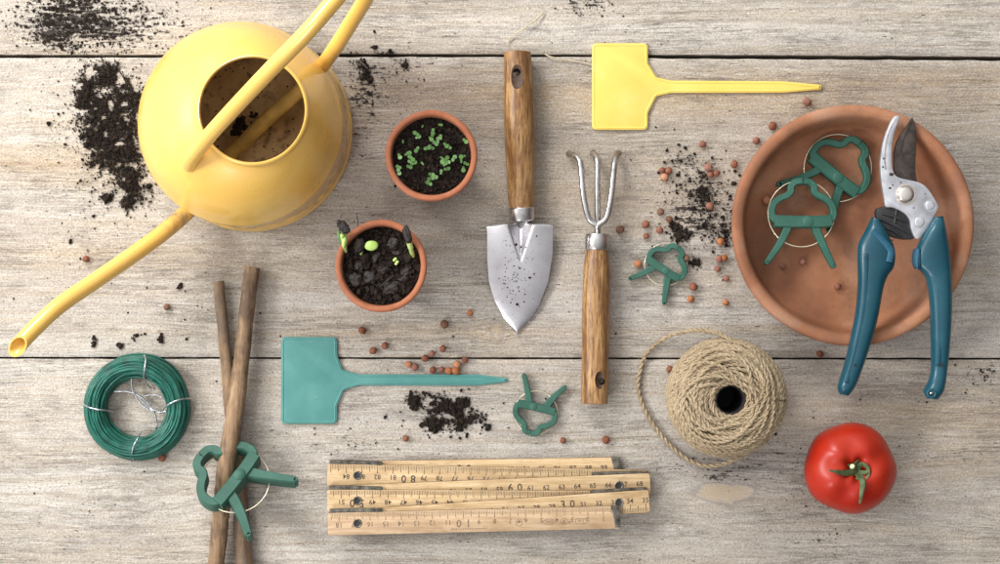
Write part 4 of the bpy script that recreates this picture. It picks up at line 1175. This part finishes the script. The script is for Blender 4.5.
for q in range(170):
    i = rng.integers(10, len(cp_)-10); p0 = np.array(cp_[i]); d = np.array(cp_[i+3])-p0; d /= np.linalg.norm(d)+1e-9
    d = d*rng.choice([-1, 1])+rng.normal(0, .45, 3); d[2] = abs(d[2])*.6; L = rng.uniform(.002, .006)
    tube(mb, [p0, p0+d*L*.5, p0+d*L+np.array([0, 0, .0003])], .00010, 3, caps=False)
ho = obj('fuzz', mb, 'twine', tw, angle=180); ho['kind'] = 'stuff'

# ------------------------------------------------------------------ tomato
tc = P(850, 468.5, .023)
to = thing('tomato', 'ripe red tomato with green calyx at the lower right', 'tomato', (tc.x, tc.y, 0))
mb = MB(); vs = []; fs = []; na, nb_ = 96, 56; R0 = .0286; hh_ = .0225
sx_, sy_ = P(856, 470, .043).x-tc.x, P(856, 470, .043).y-tc.y
for j in range(nb_+1):
    ph = PI*j/nb_
    for k in range(na):
        a = 2*PI*k/na
        lob = 1+.018*math.cos(5*a+.6)+.014*math.cos(3*a+2)+.006*math.cos(8*a)
        r_ = R0*math.sin(ph)**.88*lob
        z_ = .0228-hh_*math.copysign(abs(math.cos(ph))**.92, math.cos(ph))
        f = (1+math.cos(PI-ph))/2 if ph > PI/2 else 0
        sft = max(0, (ph-PI/2)/(PI/2))**1.5
        x_ = r_*math.cos(a)+sx_*sft; y_ = r_*math.sin(a)+sy_*sft
        if ph > PI/2:
            rel = r_/R0
            z_ -= .0085*math.exp(-(rel/.26)**2)*(1+.35*math.cos(5*a+.6)*min(1, rel*4))
            z_ += .0010*math.cos(5*a+.6)*math.exp(-((rel-.55)/.25)**2)
        else: z_ = max(0, z_)
        vs.append((tc.x+x_, tc.y+y_, max(z_, 0)))
for j in range(nb_):
    for k in range(na):
        l = (k+1) % na; fs.append((j*na+k, j*na+l, (j+1)*na+l, (j+1)*na+k))
mb.add(vs, fs); obj('fruit', mb, 'tomato', to, angle=180)
zk = lambda zx, zy, z: P(800+zx/5.37, 415+zy/5.37, z)
cal = MB()
def sepal(pl, wl):
    cp2 = catmull([zk(*p_) for p_ in pl], 6); n = len(cp2)
    w_ = np.interp(np.linspace(0, 1, n), np.linspace(0, 1, len(wl)), wl)*S/5.37
    mb = MB(); tube(mb, cp2, (w_*1.02).tolist(), 10, flat=.3); return mb
ca = MB()
for pl, wl in (([(300, 300, .0385), (255, 312, .0410), (205, 308, .0445), (155, 297, .0460)], [18, 17, 11, 4]),
               ([(308, 312, .0385), (335, 360, .0440), (330, 420, .0470), (320, 480, .0460)], [18, 16, 12, 5]),
               ([(300, 300, .0390), (330, 265, .0415), (362, 285, .0430), (366, 325, .0425), (345, 350, .0425)], [14, 14, 13, 10, 4]),
               ([(300, 300, .0380), (270, 330, .0395), (245, 345, .0400)], [12, 10, 3]),
               ([(296, 296, .0380), (300, 262, .0410), (315, 243, .0425)], [14, 12, 4]),
               ([(300, 300, .0380), (330, 320, .0405), (300, 345, .0410)], [12, 12, 4]),
               ([(300, 300, .0385), (275, 275, .0405), (258, 268, .0420)], [12, 12, 4]), ([(300, 305, .0385), (345, 310, .0420), (372, 300, .0435)], [13, 12, 5])):
    m_ = sepal(pl, wl); ca.add(m_.v, m_.f)
cx_o = obj('calyx', ca, 'calyx', to, angle=180)
mb = MB(); tube(mb, [zk(300, 305, .036), zk(290, 290, .041), zk(281, 277, .0455)], [.0022, .0020, .0018], 12); obj('stalk', mb, 'calyx', cx_o, angle=60)
mb = MB(); tube(mb, [zk(281, 277, .0454), zk(280, 275, .0459)], [.0016, .0014], 12); obj('stalk_end', mb, 'stub', cx_o, angle=60)

# ------------------------------------------------------------------ folding ruler
ru = thing('folding_ruler', 'folded yellow wooden folding ruler with printed scale and metal hinges', 'folding ruler', P(490, 497, 0))
TH = .0024
def text_mesh(body, size):
    cu = bpy.data.curves.new('t', 'FONT'); cu.body = body; cu.size = size; cu.align_x = 'CENTER'; cu.align_y = 'CENTER'; cu.resolution_u = 2; cu.offset = size*.012
    o = bpy.data.objects.new('t', cu); COL.objects.link(o); bpy.context.view_layer.update()
    me = bpy.data.meshes.new_from_object(o.evaluated_get(bpy.context.evaluated_depsgraph_get()))
    v = [tuple(x.co) for x in me.vertices]; f = [tuple(p.vertices) for p in me.polygons]
    bpy.data.objects.remove(o); bpy.data.curves.remove(cu); bpy.data.meshes.remove(me)
    return v, f
_tc = {}
def put_text(mb, body, size, x, y, z, ang):
    if (body, size) not in _tc: _tc[(body, size)] = text_mesh(body, size)
    v, f = _tc[(body, size)]; ca_, sa_ = math.cos(ang), math.sin(ang)
    mb.add([(x+a[0]*ca_-a[1]*sa_, y+a[0]*sa_+a[1]*ca_, z) for a in v], f)
CM = 15.55
# i, left centre (x,y), right centre (x,y), width px, flipped?, number at x0 (n, x) direction, mat
segs = [
    dict(l=(330, 473), r=(620, 468.5), up=True, n0=(99, 604), d=1, rng_=(83, 100), mat='ruler', cap='r'),
    dict(l=(327, 475.2), r=(650, 481.5), up=False, n0=(79, 424), d=-1, rng_=(66, 86), mat='ruler', cap=None),
    dict(l=(330, 497.5), r=(650.5, 484.5), up=True, n0=(66, 608.5), d=1, rng_=(49, 69), mat='ruler', cap=None),
    dict(l=(327, 501), r=(648, 502.5), up=False, n0=(48, 388), d=-1, rng_=(32, 52), mat='ruler', cap=None),
    dict(l=(330, 523), r=(649.5, 501), up=True, n0=(31+3, 630), d=1, rng_=(15, 36), mat='ruler', cap=None),
    dict(l=(327.5, 524.5), r=(620, 517.5), up=False, n0=(11, 448), d=-1, rng_=(1, 19), mat='ruler_pale', cap='r')]
W_ = 22.5*S
for i, sg in enumerate(segs):
    zt0 = .0008+i*.00255; zt1 = zt0+TH
    A = P(*sg['l'], zt1); B = P(*sg['r'], zt1); d = (B-A); d.z = 0; L = d.length; d.normalize(); nrm = Vector((-d.y, d.x, 0))
    ang = math.atan2(d.y, d.x)
    c_ = [(A+nrm*W_/2)[:2], (B+nrm*W_/2)[:2], (B-nrm*W_/2)[:2], (A-nrm*W_/2)[:2]]
    ends = [2.5*S if not sg['cap'] else .3*S]*4
    ends = [3*S, (3 if not sg['cap'] else .5)*S, (3 if not sg['cap'] else .5)*S, 3*S]
    mb = MB(); prism(mb, round_outline(c_, ends, 4), zt0, zt1, .00050)
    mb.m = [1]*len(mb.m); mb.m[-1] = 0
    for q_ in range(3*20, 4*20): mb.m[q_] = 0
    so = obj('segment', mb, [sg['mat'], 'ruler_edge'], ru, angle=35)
    tk = MB(); tx = MB(); bg = MB()
    # tick edge: image-top side for flipped segments, image-bottom for upright ones
    side = -1 if sg['up'] else 1
    n0, x0 = sg['n0']; dd = sg['d']
    for mm_ in range((sg['rng_'][0]-1)*10, sg['rng_'][1]*10+8):
        px = x0+dd*(mm_/10-n0)*CM
        s_ = (P(px, sg['l'][1], zt1).x-A.x)/d.x
        if s_ < .002 or s_ > L-.0015: continue
        ln = .0052 if mm_ % 10 == 0 else (.0040 if mm_ % 5 == 0 else .0027)
        hw_ = .00014 if mm_ % 5 else .00020
        e0 = A+d*s_+nrm*side*(W_/2-.0005); e1 = e0-nrm*side*ln
        vs = [e0-d*hw_, e0+d*hw_, e1+d*hw_, e1-d*hw_]
        tk.add([(v.x, v.y, zt1+.00005) for v in vs], [(0, 1, 2, 3)])
    for n in range(sg['rng_'][0], sg['rng_'][1]):
        px = x0+dd*(n-n0)*CM
        s_ = (P(px, sg['l'][1], zt1).x-A.x)/d.x
        if s_ < .003 or s_ > L-.002: continue
        big = n % 10 == 0
        off = W_/2-.0078 if not big else W_/2-.0085
        c2 = A+d*s_+nrm*side*off
        ta_ = ang+(0 if sg['up'] else PI)
        if big:
            for ch, o2 in zip(str(n), (-1, 1)):
                q = c2+d*(o2*.0030)*(1 if sg['up'] else -1); put_text(tx, ch, .0068, q.x, q.y, zt1+.00007, ta_)
        else: put_text(tx, str(n), .0044, c2.x, c2.y, zt1+.00006, ta_)
    if i == 5:
        lg = MB()
        def at_(px, off): 
            s_ = (P(px, 520, zt1).x-A.x)/d.x; return A+d*s_+nrm*off
        def rect(px, w2, h2, off=-.0018):
            q = at_(px, off); ring_ = [q+d*a*w2+nrm*b*h2 for a, b in ((-1, -1), (1, -1), (1, 1), (-1, 1))]
            band(lg, [p_[:2] for p_ in round_outline([tuple(r_[:2]) for r_ in ring_], .0004, 3)], .00028, zt1-.0001, zt1+.00008, .00002, closed=True)
        def oval(px, w2, h2, off=-.0018):
            q = at_(px, off); band(lg, [(q+d*w2*math.cos(a)+nrm*h2*math.sin(a))[:2] for a in np.linspace(0, 2*PI, 24, endpoint=False)], .00028, zt1-.0001, zt1+.00008, .00002, closed=True)
        rect(581, .0034, .0016); put_text(lg, '2 m', .0024, *at_(581, -.0018)[:2], zt1+.00008, ang+PI)
        oval(564, .0024, .0018); put_text(lg, 'III', .0028, *at_(564, -.0018)[:2], zt1+.00008, ang+PI)
        q = at_(569.5, -.0022); lg.add([(q+d*.0008)[:2]+(zt1+.00008,), (q+nrm*.0009)[:2]+(zt1+.00008,), (q-d*.0008)[:2]+(zt1+.00008,), (q-nrm*.0009)[:2]+(zt1+.00008,)], [(0, 1, 2, 3)])
        oval(549, .0036, .0018); put_text(lg, 'D96', .0026, *at_(549, -.0018)[:2], zt1+.00008, ang+PI)
        oval(519, .0021, .0023); q = at_(519, -.0018); lg.add([(q+(d*math.cos(a)+nrm*math.sin(a))*.0014)[:2]+(zt1+.00008,) for a in np.linspace(0, PI*1.1, 12)], [tuple(range(12))])
        for k in range(16):
            q = at_(486-k*2.3, -.0050); lg.add([(q+d*a*.0004+nrm*b*.00035)[:2]+(zt1+.00008,) for a, b in ((-1, -1), (1, -1), (1, 1), (-1, 1))], [(0, 1, 2, 3)])
        obj('printed_emblem', lg, 'ink_faint', so, smooth=False)
    ink = 'ink' if i < 5 else 'ink_faint'
    obj('tick_marks', tk, ink, so, smooth=False); obj('numerals', tx, ink, so, smooth=False)
    pass
    # rivet and hinge plates
    ends = []
    if i in (1, 3, 5): ends.append((357.5, 'l'))
    if i in (2, 4): ends.append((619, 'r'))
    for px, wch in ends:
        s_ = (P(px, sg['l'][1], zt1).x-A.x)/d.x; q = A+d*s_+nrm*.0002
        mb = MB(); lathe(mb, [(.0028, zt1-.0002), (.0028, zt1+.0003), (.0024, zt1+.0006), (.0020, zt1+.0005), (.0016, zt1-.0001), (.0016, zt1+.0001)], q.x, q.y, 28, False, False)
        lathe(mb, [(.0019, zt1+.0002), (.0018, zt1+.00062), (.0009, zt1+.0005), (.0001, zt1+.0004)], q.x, q.y, 20, True, True, mi=lambda _: 1)
        obj('rivet', mb, ['hinge', 'black'], so, angle=50)
    def plate(sx0, sx1, side_, w_=.0026, zz=0):
        mb = MB()
        a0 = A+d*sx0+nrm*side_*(W_/2+w_*.42); a1 = A+d*sx1+nrm*side_*(W_/2+w_*.25)
        mid = (a0+a1)/2+nrm*side_*.0003
        cpp = catmull([a0[:2], mid[:2], a1[:2]], 8)
        band(mb, cpp, w_, zt0-.0006+zz, zt1+.0001+zz, .0004, zf=lambda t_: .0)
        return obj('hinge', mb, 'hinge', so, angle=40)
    Lm = 54*S
    if i in (1, 3): plate(.0015, Lm, 1); plate(.0015, Lm, -1, .0024)
    if i == 5: plate(.0015, Lm, 1)
    if i in (2, 4): plate(L-58*S, L-.001, 1, .0018)
    if sg['cap']:
        mb = MB(); e = B-d*3.0*S
        c_ = [(B-d*(9*S)+nrm*(W_/2+.0002))[:2], (B+d*.0003+nrm*(W_/2+.0002))[:2], (B+d*.0003-nrm*(W_/2-.0008))[:2], (B-d*(5*S)-nrm*(W_/2-.0008))[:2], (B-d*(6*S)-nrm*.001)[:2]]
        prism(mb, c_, zt0-.0001, zt1+.0002, .0002); obj('end_cap', mb, 'hinge', so, angle=40)

# ------------------------------------------------------------------ clay pellets
z5 = lambda a, b: (610+a/2.35, 120+b/2.35)
z8 = lambda a, b: (340+a/4.3375, 320+b/4.3375)
PEL = [
 (z5(218, 57), 'a', 'highest pellet of the group between hand fork and saucer, above the soil'),
 (z5(344, 48), 'a', 'pellet on bare wood just outside the saucer rim, level with the fork tips'),
 (z5(122, 118), 'a', 'left one of the two touching pellets right of the fork tips'),
 (z5(138, 119), 'a', 'right one of the two touching pellets right of the fork tips'),
 (z5(128, 134), 'b', 'pale orange pellet just below the touching pair right of the fork tips'),
 (z5(231, 111), 'a', 'upper pellet of the trio on the spilt soil'),
 (z5(250, 124), 'a', 'right pellet of the trio on the spilt soil'),
 (z5(236, 128), 'a', 'bottom pellet of the trio on the spilt soil'),
 (z5(292, 104), 'a', 'pellet between the soil trio and the saucer rim'),
 (z5(235, 202), 'a', 'pellet in the middle of the fine spilt soil beside a dark clump'),
 (z5(119, 216), 'c', 'brown pellet above the small clip, upper left of its neighbour'),
 (z5(139, 233), 'c', 'brown pellet touching the dark soil clump above the small clip'),
 (z5(84, 245), 'a', 'pellet above left of the small clip, upper of a column of two'),
 (z5(117, 259), 'a', 'pinkish pellet directly above the small clip'),
 (z5(85, 273), 'a', 'pellet touching the upper left edge of the small clip'),
 (z5(24, 257), 'c', 'lone brown pellet just right of the fork ferrule'),
 (z5(66, 338), 'b', 'pellet half hidden by the left edge of the small clip'),
 (z5(178, 325), 'c', 'pellet against the right edge of the small clip'),
 (z5(260, 286), 'b', 'orange pellet in the fine soil left of the saucer rim'),
 (z5(257, 327), 'a', 'left one of two touching pellets below the fine spilt soil'),
 (z5(268, 324), 'b', 'right one of two touching pellets below the fine spilt soil'),
 (z5(253, 350), 'a', 'pellet just below the touching pair left of the saucer'),
 (z5(273, 372), 'a', 'pellet between the small clip and saucer, next above the lowest'),
 (z5(196, 392), 'a', 'upper of two pellets to the lower right of the small clip'),
 (z5(190, 421), 'b', 'lower of two pellets to the lower right of the small clip'),
 (z5(272, 429), 'b', 'pellet above the twine ball near the saucer edge'),
 (z8(97, 46), 'a', 'highest pellet above the teal label head, left of two others'),
 (z8(195, 112), 'a', 'dark right pellet of two just above the teal label neck'),
 (z8(143, 134), 'a', 'left pellet of two just above the teal label neck'),
 (z8(453, 18), 'c', 'brown pellet above the teal label stem, well clear of the group'),
 (z8(370, 166), 'a', 'pellet lying on the board gap above the teal stem'),
 (z8(399, 147), 'a', 'pellet just above the board gap, touching distance from the one on it'),
 (z8(445, 125), 'a', 'pellet highest above the board gap over the teal stem'),
 (z8(542, 173), 'a', 'rightmost pellet of the group above the teal stem, on the gap'),
 (z8(508, 193), 'b', 'orange pellet below the board gap at the right of the teal stem group'),
 (z8(298, 193), 'b', 'orange leftmost pellet of the row above the teal stem'),
 (z8(325, 205), 'a', 'pellet touching the orange leftmost one above the teal stem'),
 (z8(403, 217), 'a', 'pellet against the teal stem, first of the row of four'),
 (z8(441, 215), 'a', 'pellet against the teal stem, second of the row of four'),
 (z8(472, 220), 'b', 'pellet against the teal stem, third of the row of four'),
 (z8(503, 220), 'b', 'pellet against the teal stem, last of the row of four'),
 (z8(285, 514), 'a', 'pellet below the small soil heap under the teal stem'),
 ((86, 259), 'a', 'lone pellet on pale wood above the spout'),
 ((102.5, 271.5), 'b', 'pellet half hidden under the spout'),
 ((167, 307), 'c', 'brown pellet between the spout and the sticks'),
 ((470, 313), 'b', 'bright orange pellet left of the trowel tip'),
 ((807, 101.8), 'a', 'pellet just below the tip of the yellow label'),
 ((772.6, 126), 'a', 'pellet outside the saucer rim at upper left, above another'),
 ((756.3, 141), 'a', 'pellet touching the outside of the saucer rim at upper left'),
 ((162, 457.5), 'a', 'dark pellet at the lower right edge of the wire coil'),
 ((563, 440.5), 'a', 'pellet at the lower right of the small upturned clip'),
 ((606, 440), 'a', 'pellet above the right end of the folding ruler'),
 ((820, 354), 'a', 'pellet in the shade under the lower rim of the saucer'),
 ((669.8, 369.5), 'a', 'dark pellet inside the loose twine loop'),
]
PIN = [((782.8, 266), 'a', 'pellet in the saucer between the two clip legs, lower left'), ((802.8, 261.5), 'a', 'pellet in the saucer between the two clip legs, right'),
       ((837.5, 286.5), 'a', 'pellet in the saucer beside the left blue handle'), ((766.6, 200), 'b', 'pale pellet in the saucer by the rim at left')]
def pellet_mesh(mat, seed):
    mb = MB(); blob(mb, (0, 0, 0), .00270, .00250, .0024, 3, .17, 2.0, 0, None, seed)
    me_o = obj('clay_pellet', mb, mat, None, angle=180); return me_o
protos = {}
for k_i, ((x, y), mt, lab) in enumerate(PEL+PIN):
    m_ = {'a': 'pellet', 'b': 'pellet_b', 'c': 'pellet_c'}[mt]
    zf = 0 if k_i < len(PEL) else FL
    key = (m_, k_i % 3)
    if key not in protos: o = protos[key] = pellet_mesh(m_, k_i*3.1+1)
    else: o = protos[key].copy(); COL.objects.link(o)
    s_ = random.uniform(.76, 1.08)
    if 'on the board gap' in lab or 'on the gap' in lab: pass
    o.location = P(x, y, zf+.0023*s_); o.scale = (s_, s_, s_); o.rotation_euler = (random.uniform(-.4, .4), random.uniform(-.4, .4), random.uniform(0, 6))
    tag(o, 'rusty clay '+lab if not lab.split()[0] in ('pale', 'brown', 'dark', 'orange', 'bright', 'pinkish') else lab, 'clay pellet', 'round clay pellets scattered about')

# ------------------------------------------------------------------ spilt soil
def scatter(name, label, blobs, n, sizes, probs, zfun=None, pile=0.0, flat=.6, z0=0, clump=(.11, .11, -.12)):
    """blobs: px, py, sx, sy, weight, angle(deg)"""
    mb = MB(); w_ = np.array([b[4] for b in blobs], float); w_ /= w_.sum()
    idx = rng.choice(len(blobs), n, p=w_)
    for i in idx:
        b = blobs[i]; qn = None; a = math.radians(b[5] if len(b) > 5 else 0)
        u, v = rng.normal(0, 1, 2); u *= b[2]; v *= b[3]
        x = b[0]+u*math.cos(a)-v*math.sin(a); y = b[1]+u*math.sin(a)+v*math.cos(a)
        nv_ = noise.fractal(Vector((x*clump[0], y*clump[1], len(mb.v)*0+b[0]*.01)), 1.0, 2.0, 3)
        if nv_ < clump[2]+rng.uniform(-.12, .12): continue
        if -1.5 < y-55.5 < 2.5 or abs(y-358.3) < 1: continue
        q = math.exp(-.5*((u/b[2])**2+(v/b[3])**2))
        r_ = rng.choice(sizes, p=probs)
        z = z0+r_*.25+pile*q*rng.uniform(0, 1)
        p = P(x, y, z); crumb(mb, p.x, p.y, z, r_, flat, 0, 1.25)
    return tag(obj(name, mb, 'soil', None, False), label, 'soil', kind='stuff')
SZ = [.00022, .00035, .0006, .001, .0017]
scatter('soil', 'dry dark soil rubbed thinly over the top left board', [(72, 8, 24, 13, 3), (95, 25, 30, 12, 2.2), (55, 28, 16, 11, 1.4), (140, 20, 26, 14, .6), (75, 40, 24, 7, .9), (15, 22, 8, 10, .12), (185, 30, 30, 14, .08)], 6200, SZ, [.40, .38, .19, .03, .0], flat=.5, clump=(.06, .45, .0))
scatter('soil', 'thick dark soil heap left of the watering can', [(84, 94, 5, 12, 1.3, 8), (107, 75, 6.5, 6.5, 1.3), (87, 85, 4, 9, .6), (122, 92, 9, 8, .9), (100, 103, 9, 5, .9), (104, 132, 12, 14, 3.2), (122, 125, 11, 12, 2.4), (132, 100, 10, 8, .8), (112, 152, 10, 9, 2.2), (130, 160, 7, 14, 1.4), (128, 182, 6, 9, 1.3), (107, 197, 3, 2.0, .35), (127, 204, 3, 3, .3), (140, 194, 7, 6, .35), (92, 130, 4, 14, .5), (98, 170, 16, 12, .12), (110, 125, 26, 45, .9), (100, 150, 34, 55, .4)], 18000, SZ, [.50, .32, .15, .027, .003], pile=.0016, flat=.75, clump=(.13, .13, -.26))
scatter('soil', 'small dark soil heap under the stem of the teal label', [(415, 401, 3.2, 4.0, 1.5, -20), (445, 408, 9, 4.5, 1.5, 12), (434, 424, 5, 4, 1.5), (450, 414, 13, 7, 1.4, 18), (460, 422, 5, 5, .7), (463, 406, 4, 4, .6), (478, 417, 4, 3, .4), (487, 427, 2.4, 1.6, .2), (430, 396, 8, 1.6, .3), (446, 413, 22, 13, .5)], 3800, SZ, [.40, .32, .20, .07, .01], pile=.0014, flat=.75, clump=(.22, .22, -.22))
scatter('soil', 'fine soil sprinkled between the hand fork and the saucer', [(703, 192, 3.2, 5, 1.6), (675, 228, 3.2, 5, 1.6), (681, 237, 5, 3.5, 1.2), (696, 262, 3, 2.5, .6), (705, 226, 4, 4, .5), (712, 215, 12, 16, 2.2), (685, 182, 14, 12, .9), (700, 200, 24, 28, 2.0), (683, 157, 8, 6, .35), (722, 238, 10, 6, 1.0), (730, 225, 5, 10, .7), (695, 165, 16, 4, .3), (704, 176, 3, 2, .3)], 2400, SZ, [.52, .30, .13, .045, .005], pile=.0010, flat=.7, clump=(.25, .25, -.32))
scatter('soil', 'soil crumbs and dirt right of the watering can handle', [(369, 75, 4, 3.5, 2), (362, 60, 5, 4, .7), (380, 54, 12, 1.5, .5), (372, 78, 22, 20, .9), (404, 64, 4, 3, .3)], 650, SZ, [.35, .32, .22, .09, .02], pile=.001)
scatter('soil', 'few soil crumbs lying above the wire coil', [(94, 341, 1.3, 2.2, 1), (120, 344.5, 1.2, 1.2, .5), (131, 340, 2.2, 1.4, .8), (137, 335, 3, 1, .4), (159, 338.5, 1.8, 1.8, .9), (185, 332, 4, 5, .2), (181, 286, 1.6, 1.4, .5), (71, 241, 1.2, 1.2, .4), (35, 237, 1.5, .8, .2), (112, 222, 8, 6, .3)], 300, SZ, [.3, .3, .25, .13, .02], pile=.0008)
scatter('soil', 'scattered single soil specks all over the boards', [(500, 280, 330, 180, 2), (880, 440, 90, 50, .9), (100, 250, 70, 60, .7), (840, 540, 12, 18, .8), (820, 490, 30, 14, .6), (590, 5, 16, 7, .9), (330, 440, 60, 40, .5), (60, 500, 60, 40, .5), (345, 445, 16, 4, .5), (240, 320, 40, 20, .3), (620, 45, 80, 20, .3), (770, 460, 20, 20, .5), (980, 376, 8, 8, .6)], 1500, SZ, [.58, .32, .09, .01, .0])

# ------------------------------------------------------------------ fibres
for pl, lab in (([(508, 42, .001), (512, 36, .0016), (524, 28, .003), (536, 19, .0025), (544, 11, .001)], 'pale straw fibre lying on the top board above the trowel handle'),
                ([(545, 54, .001), (552, 57, .0020), (568, 60, .0012), (580, 62, .0008), (594, 65, .0006)], 'pale straw fibre crossing from the board gap to the yellow label')):
    mb = MB(); tube(mb, catmull([P(*p_) for p_ in pl], 6), .00042, 6)
    tag(obj('straw_fibre', mb, 'fibre', None, angle=180), lab, 'straw fibre', 'loose straw fibres')

# ------------------------------------------------------------------ camera, light, world
cam = bpy.data.cameras.new('camera'); co = bpy.data.objects.new('camera', cam); COL.objects.link(co)
cam.sensor_width = 36; cam.lens = 36*H/(1000*S); cam.clip_end = 20; cam.clip_start = .01
co.location = (0, 0, H); co.rotation_euler = (0, 0, 0); scn.camera = co

def area(name, loc, target, size, energy, col):
    l = bpy.data.lights.new(name, 'AREA'); l.shape = 'RECTANGLE'; l.size = size[0]; l.size_y = size[1]; l.energy = energy; l.color = col
    o = bpy.data.objects.new(name, l); COL.objects.link(o); o.location = loc
    o.rotation_euler = (Vector(target)-Vector(loc)).to_track_quat('-Z', 'Y').to_euler(); return o
area('window_light', (-1.05, .22, .80), (-.05, 0, 0), (.34, .34), 10.8, (1, .985, .96))
area('window_light', (-.55, .95, .75), (-.05, 0, 0), (.46, .30), 11.6, (1, .99, .97))
area('window_light', (-.62, -.80, .85), (-.05, 0, 0), (.30, .30), 4.5, (1, .99, .97))
wd = bpy.data.worlds.new('World'); scn.world = wd; wd.use_nodes = True
nt = wd.node_tree; bg = nt.nodes['Background']
tcw = nt.nodes.new('ShaderNodeTexCoord').outputs['Generated']
dt = nt.nodes.new('ShaderNodeVectorMath'); dt.operation = 'DOT_PRODUCT'; nt.links.new(tcw, dt.inputs[0]); dt.inputs[1].default_value = Vector((-.62, .42, .66)).normalized()
cr = ramp(nt, mth(nt, 'ADD', mth(nt, 'MULTIPLY', dt.outputs['Value'], .5), .5), [(0.28, (.09, .085, .09)), (0.48, (.28, .27, .275)), (0.70, (.70, .69, .70)), (1.0, (1.5, 1.5, 1.5))])
nt.links.new(cr, bg.inputs[0]); bg.inputs[1].default_value = 0.92

vs_ = scn.view_settings; vs_.view_transform = 'Standard'; vs_.look = 'None'; vs_.exposure = 0; vs_.gamma = 1; vs_.use_curve_mapping = False
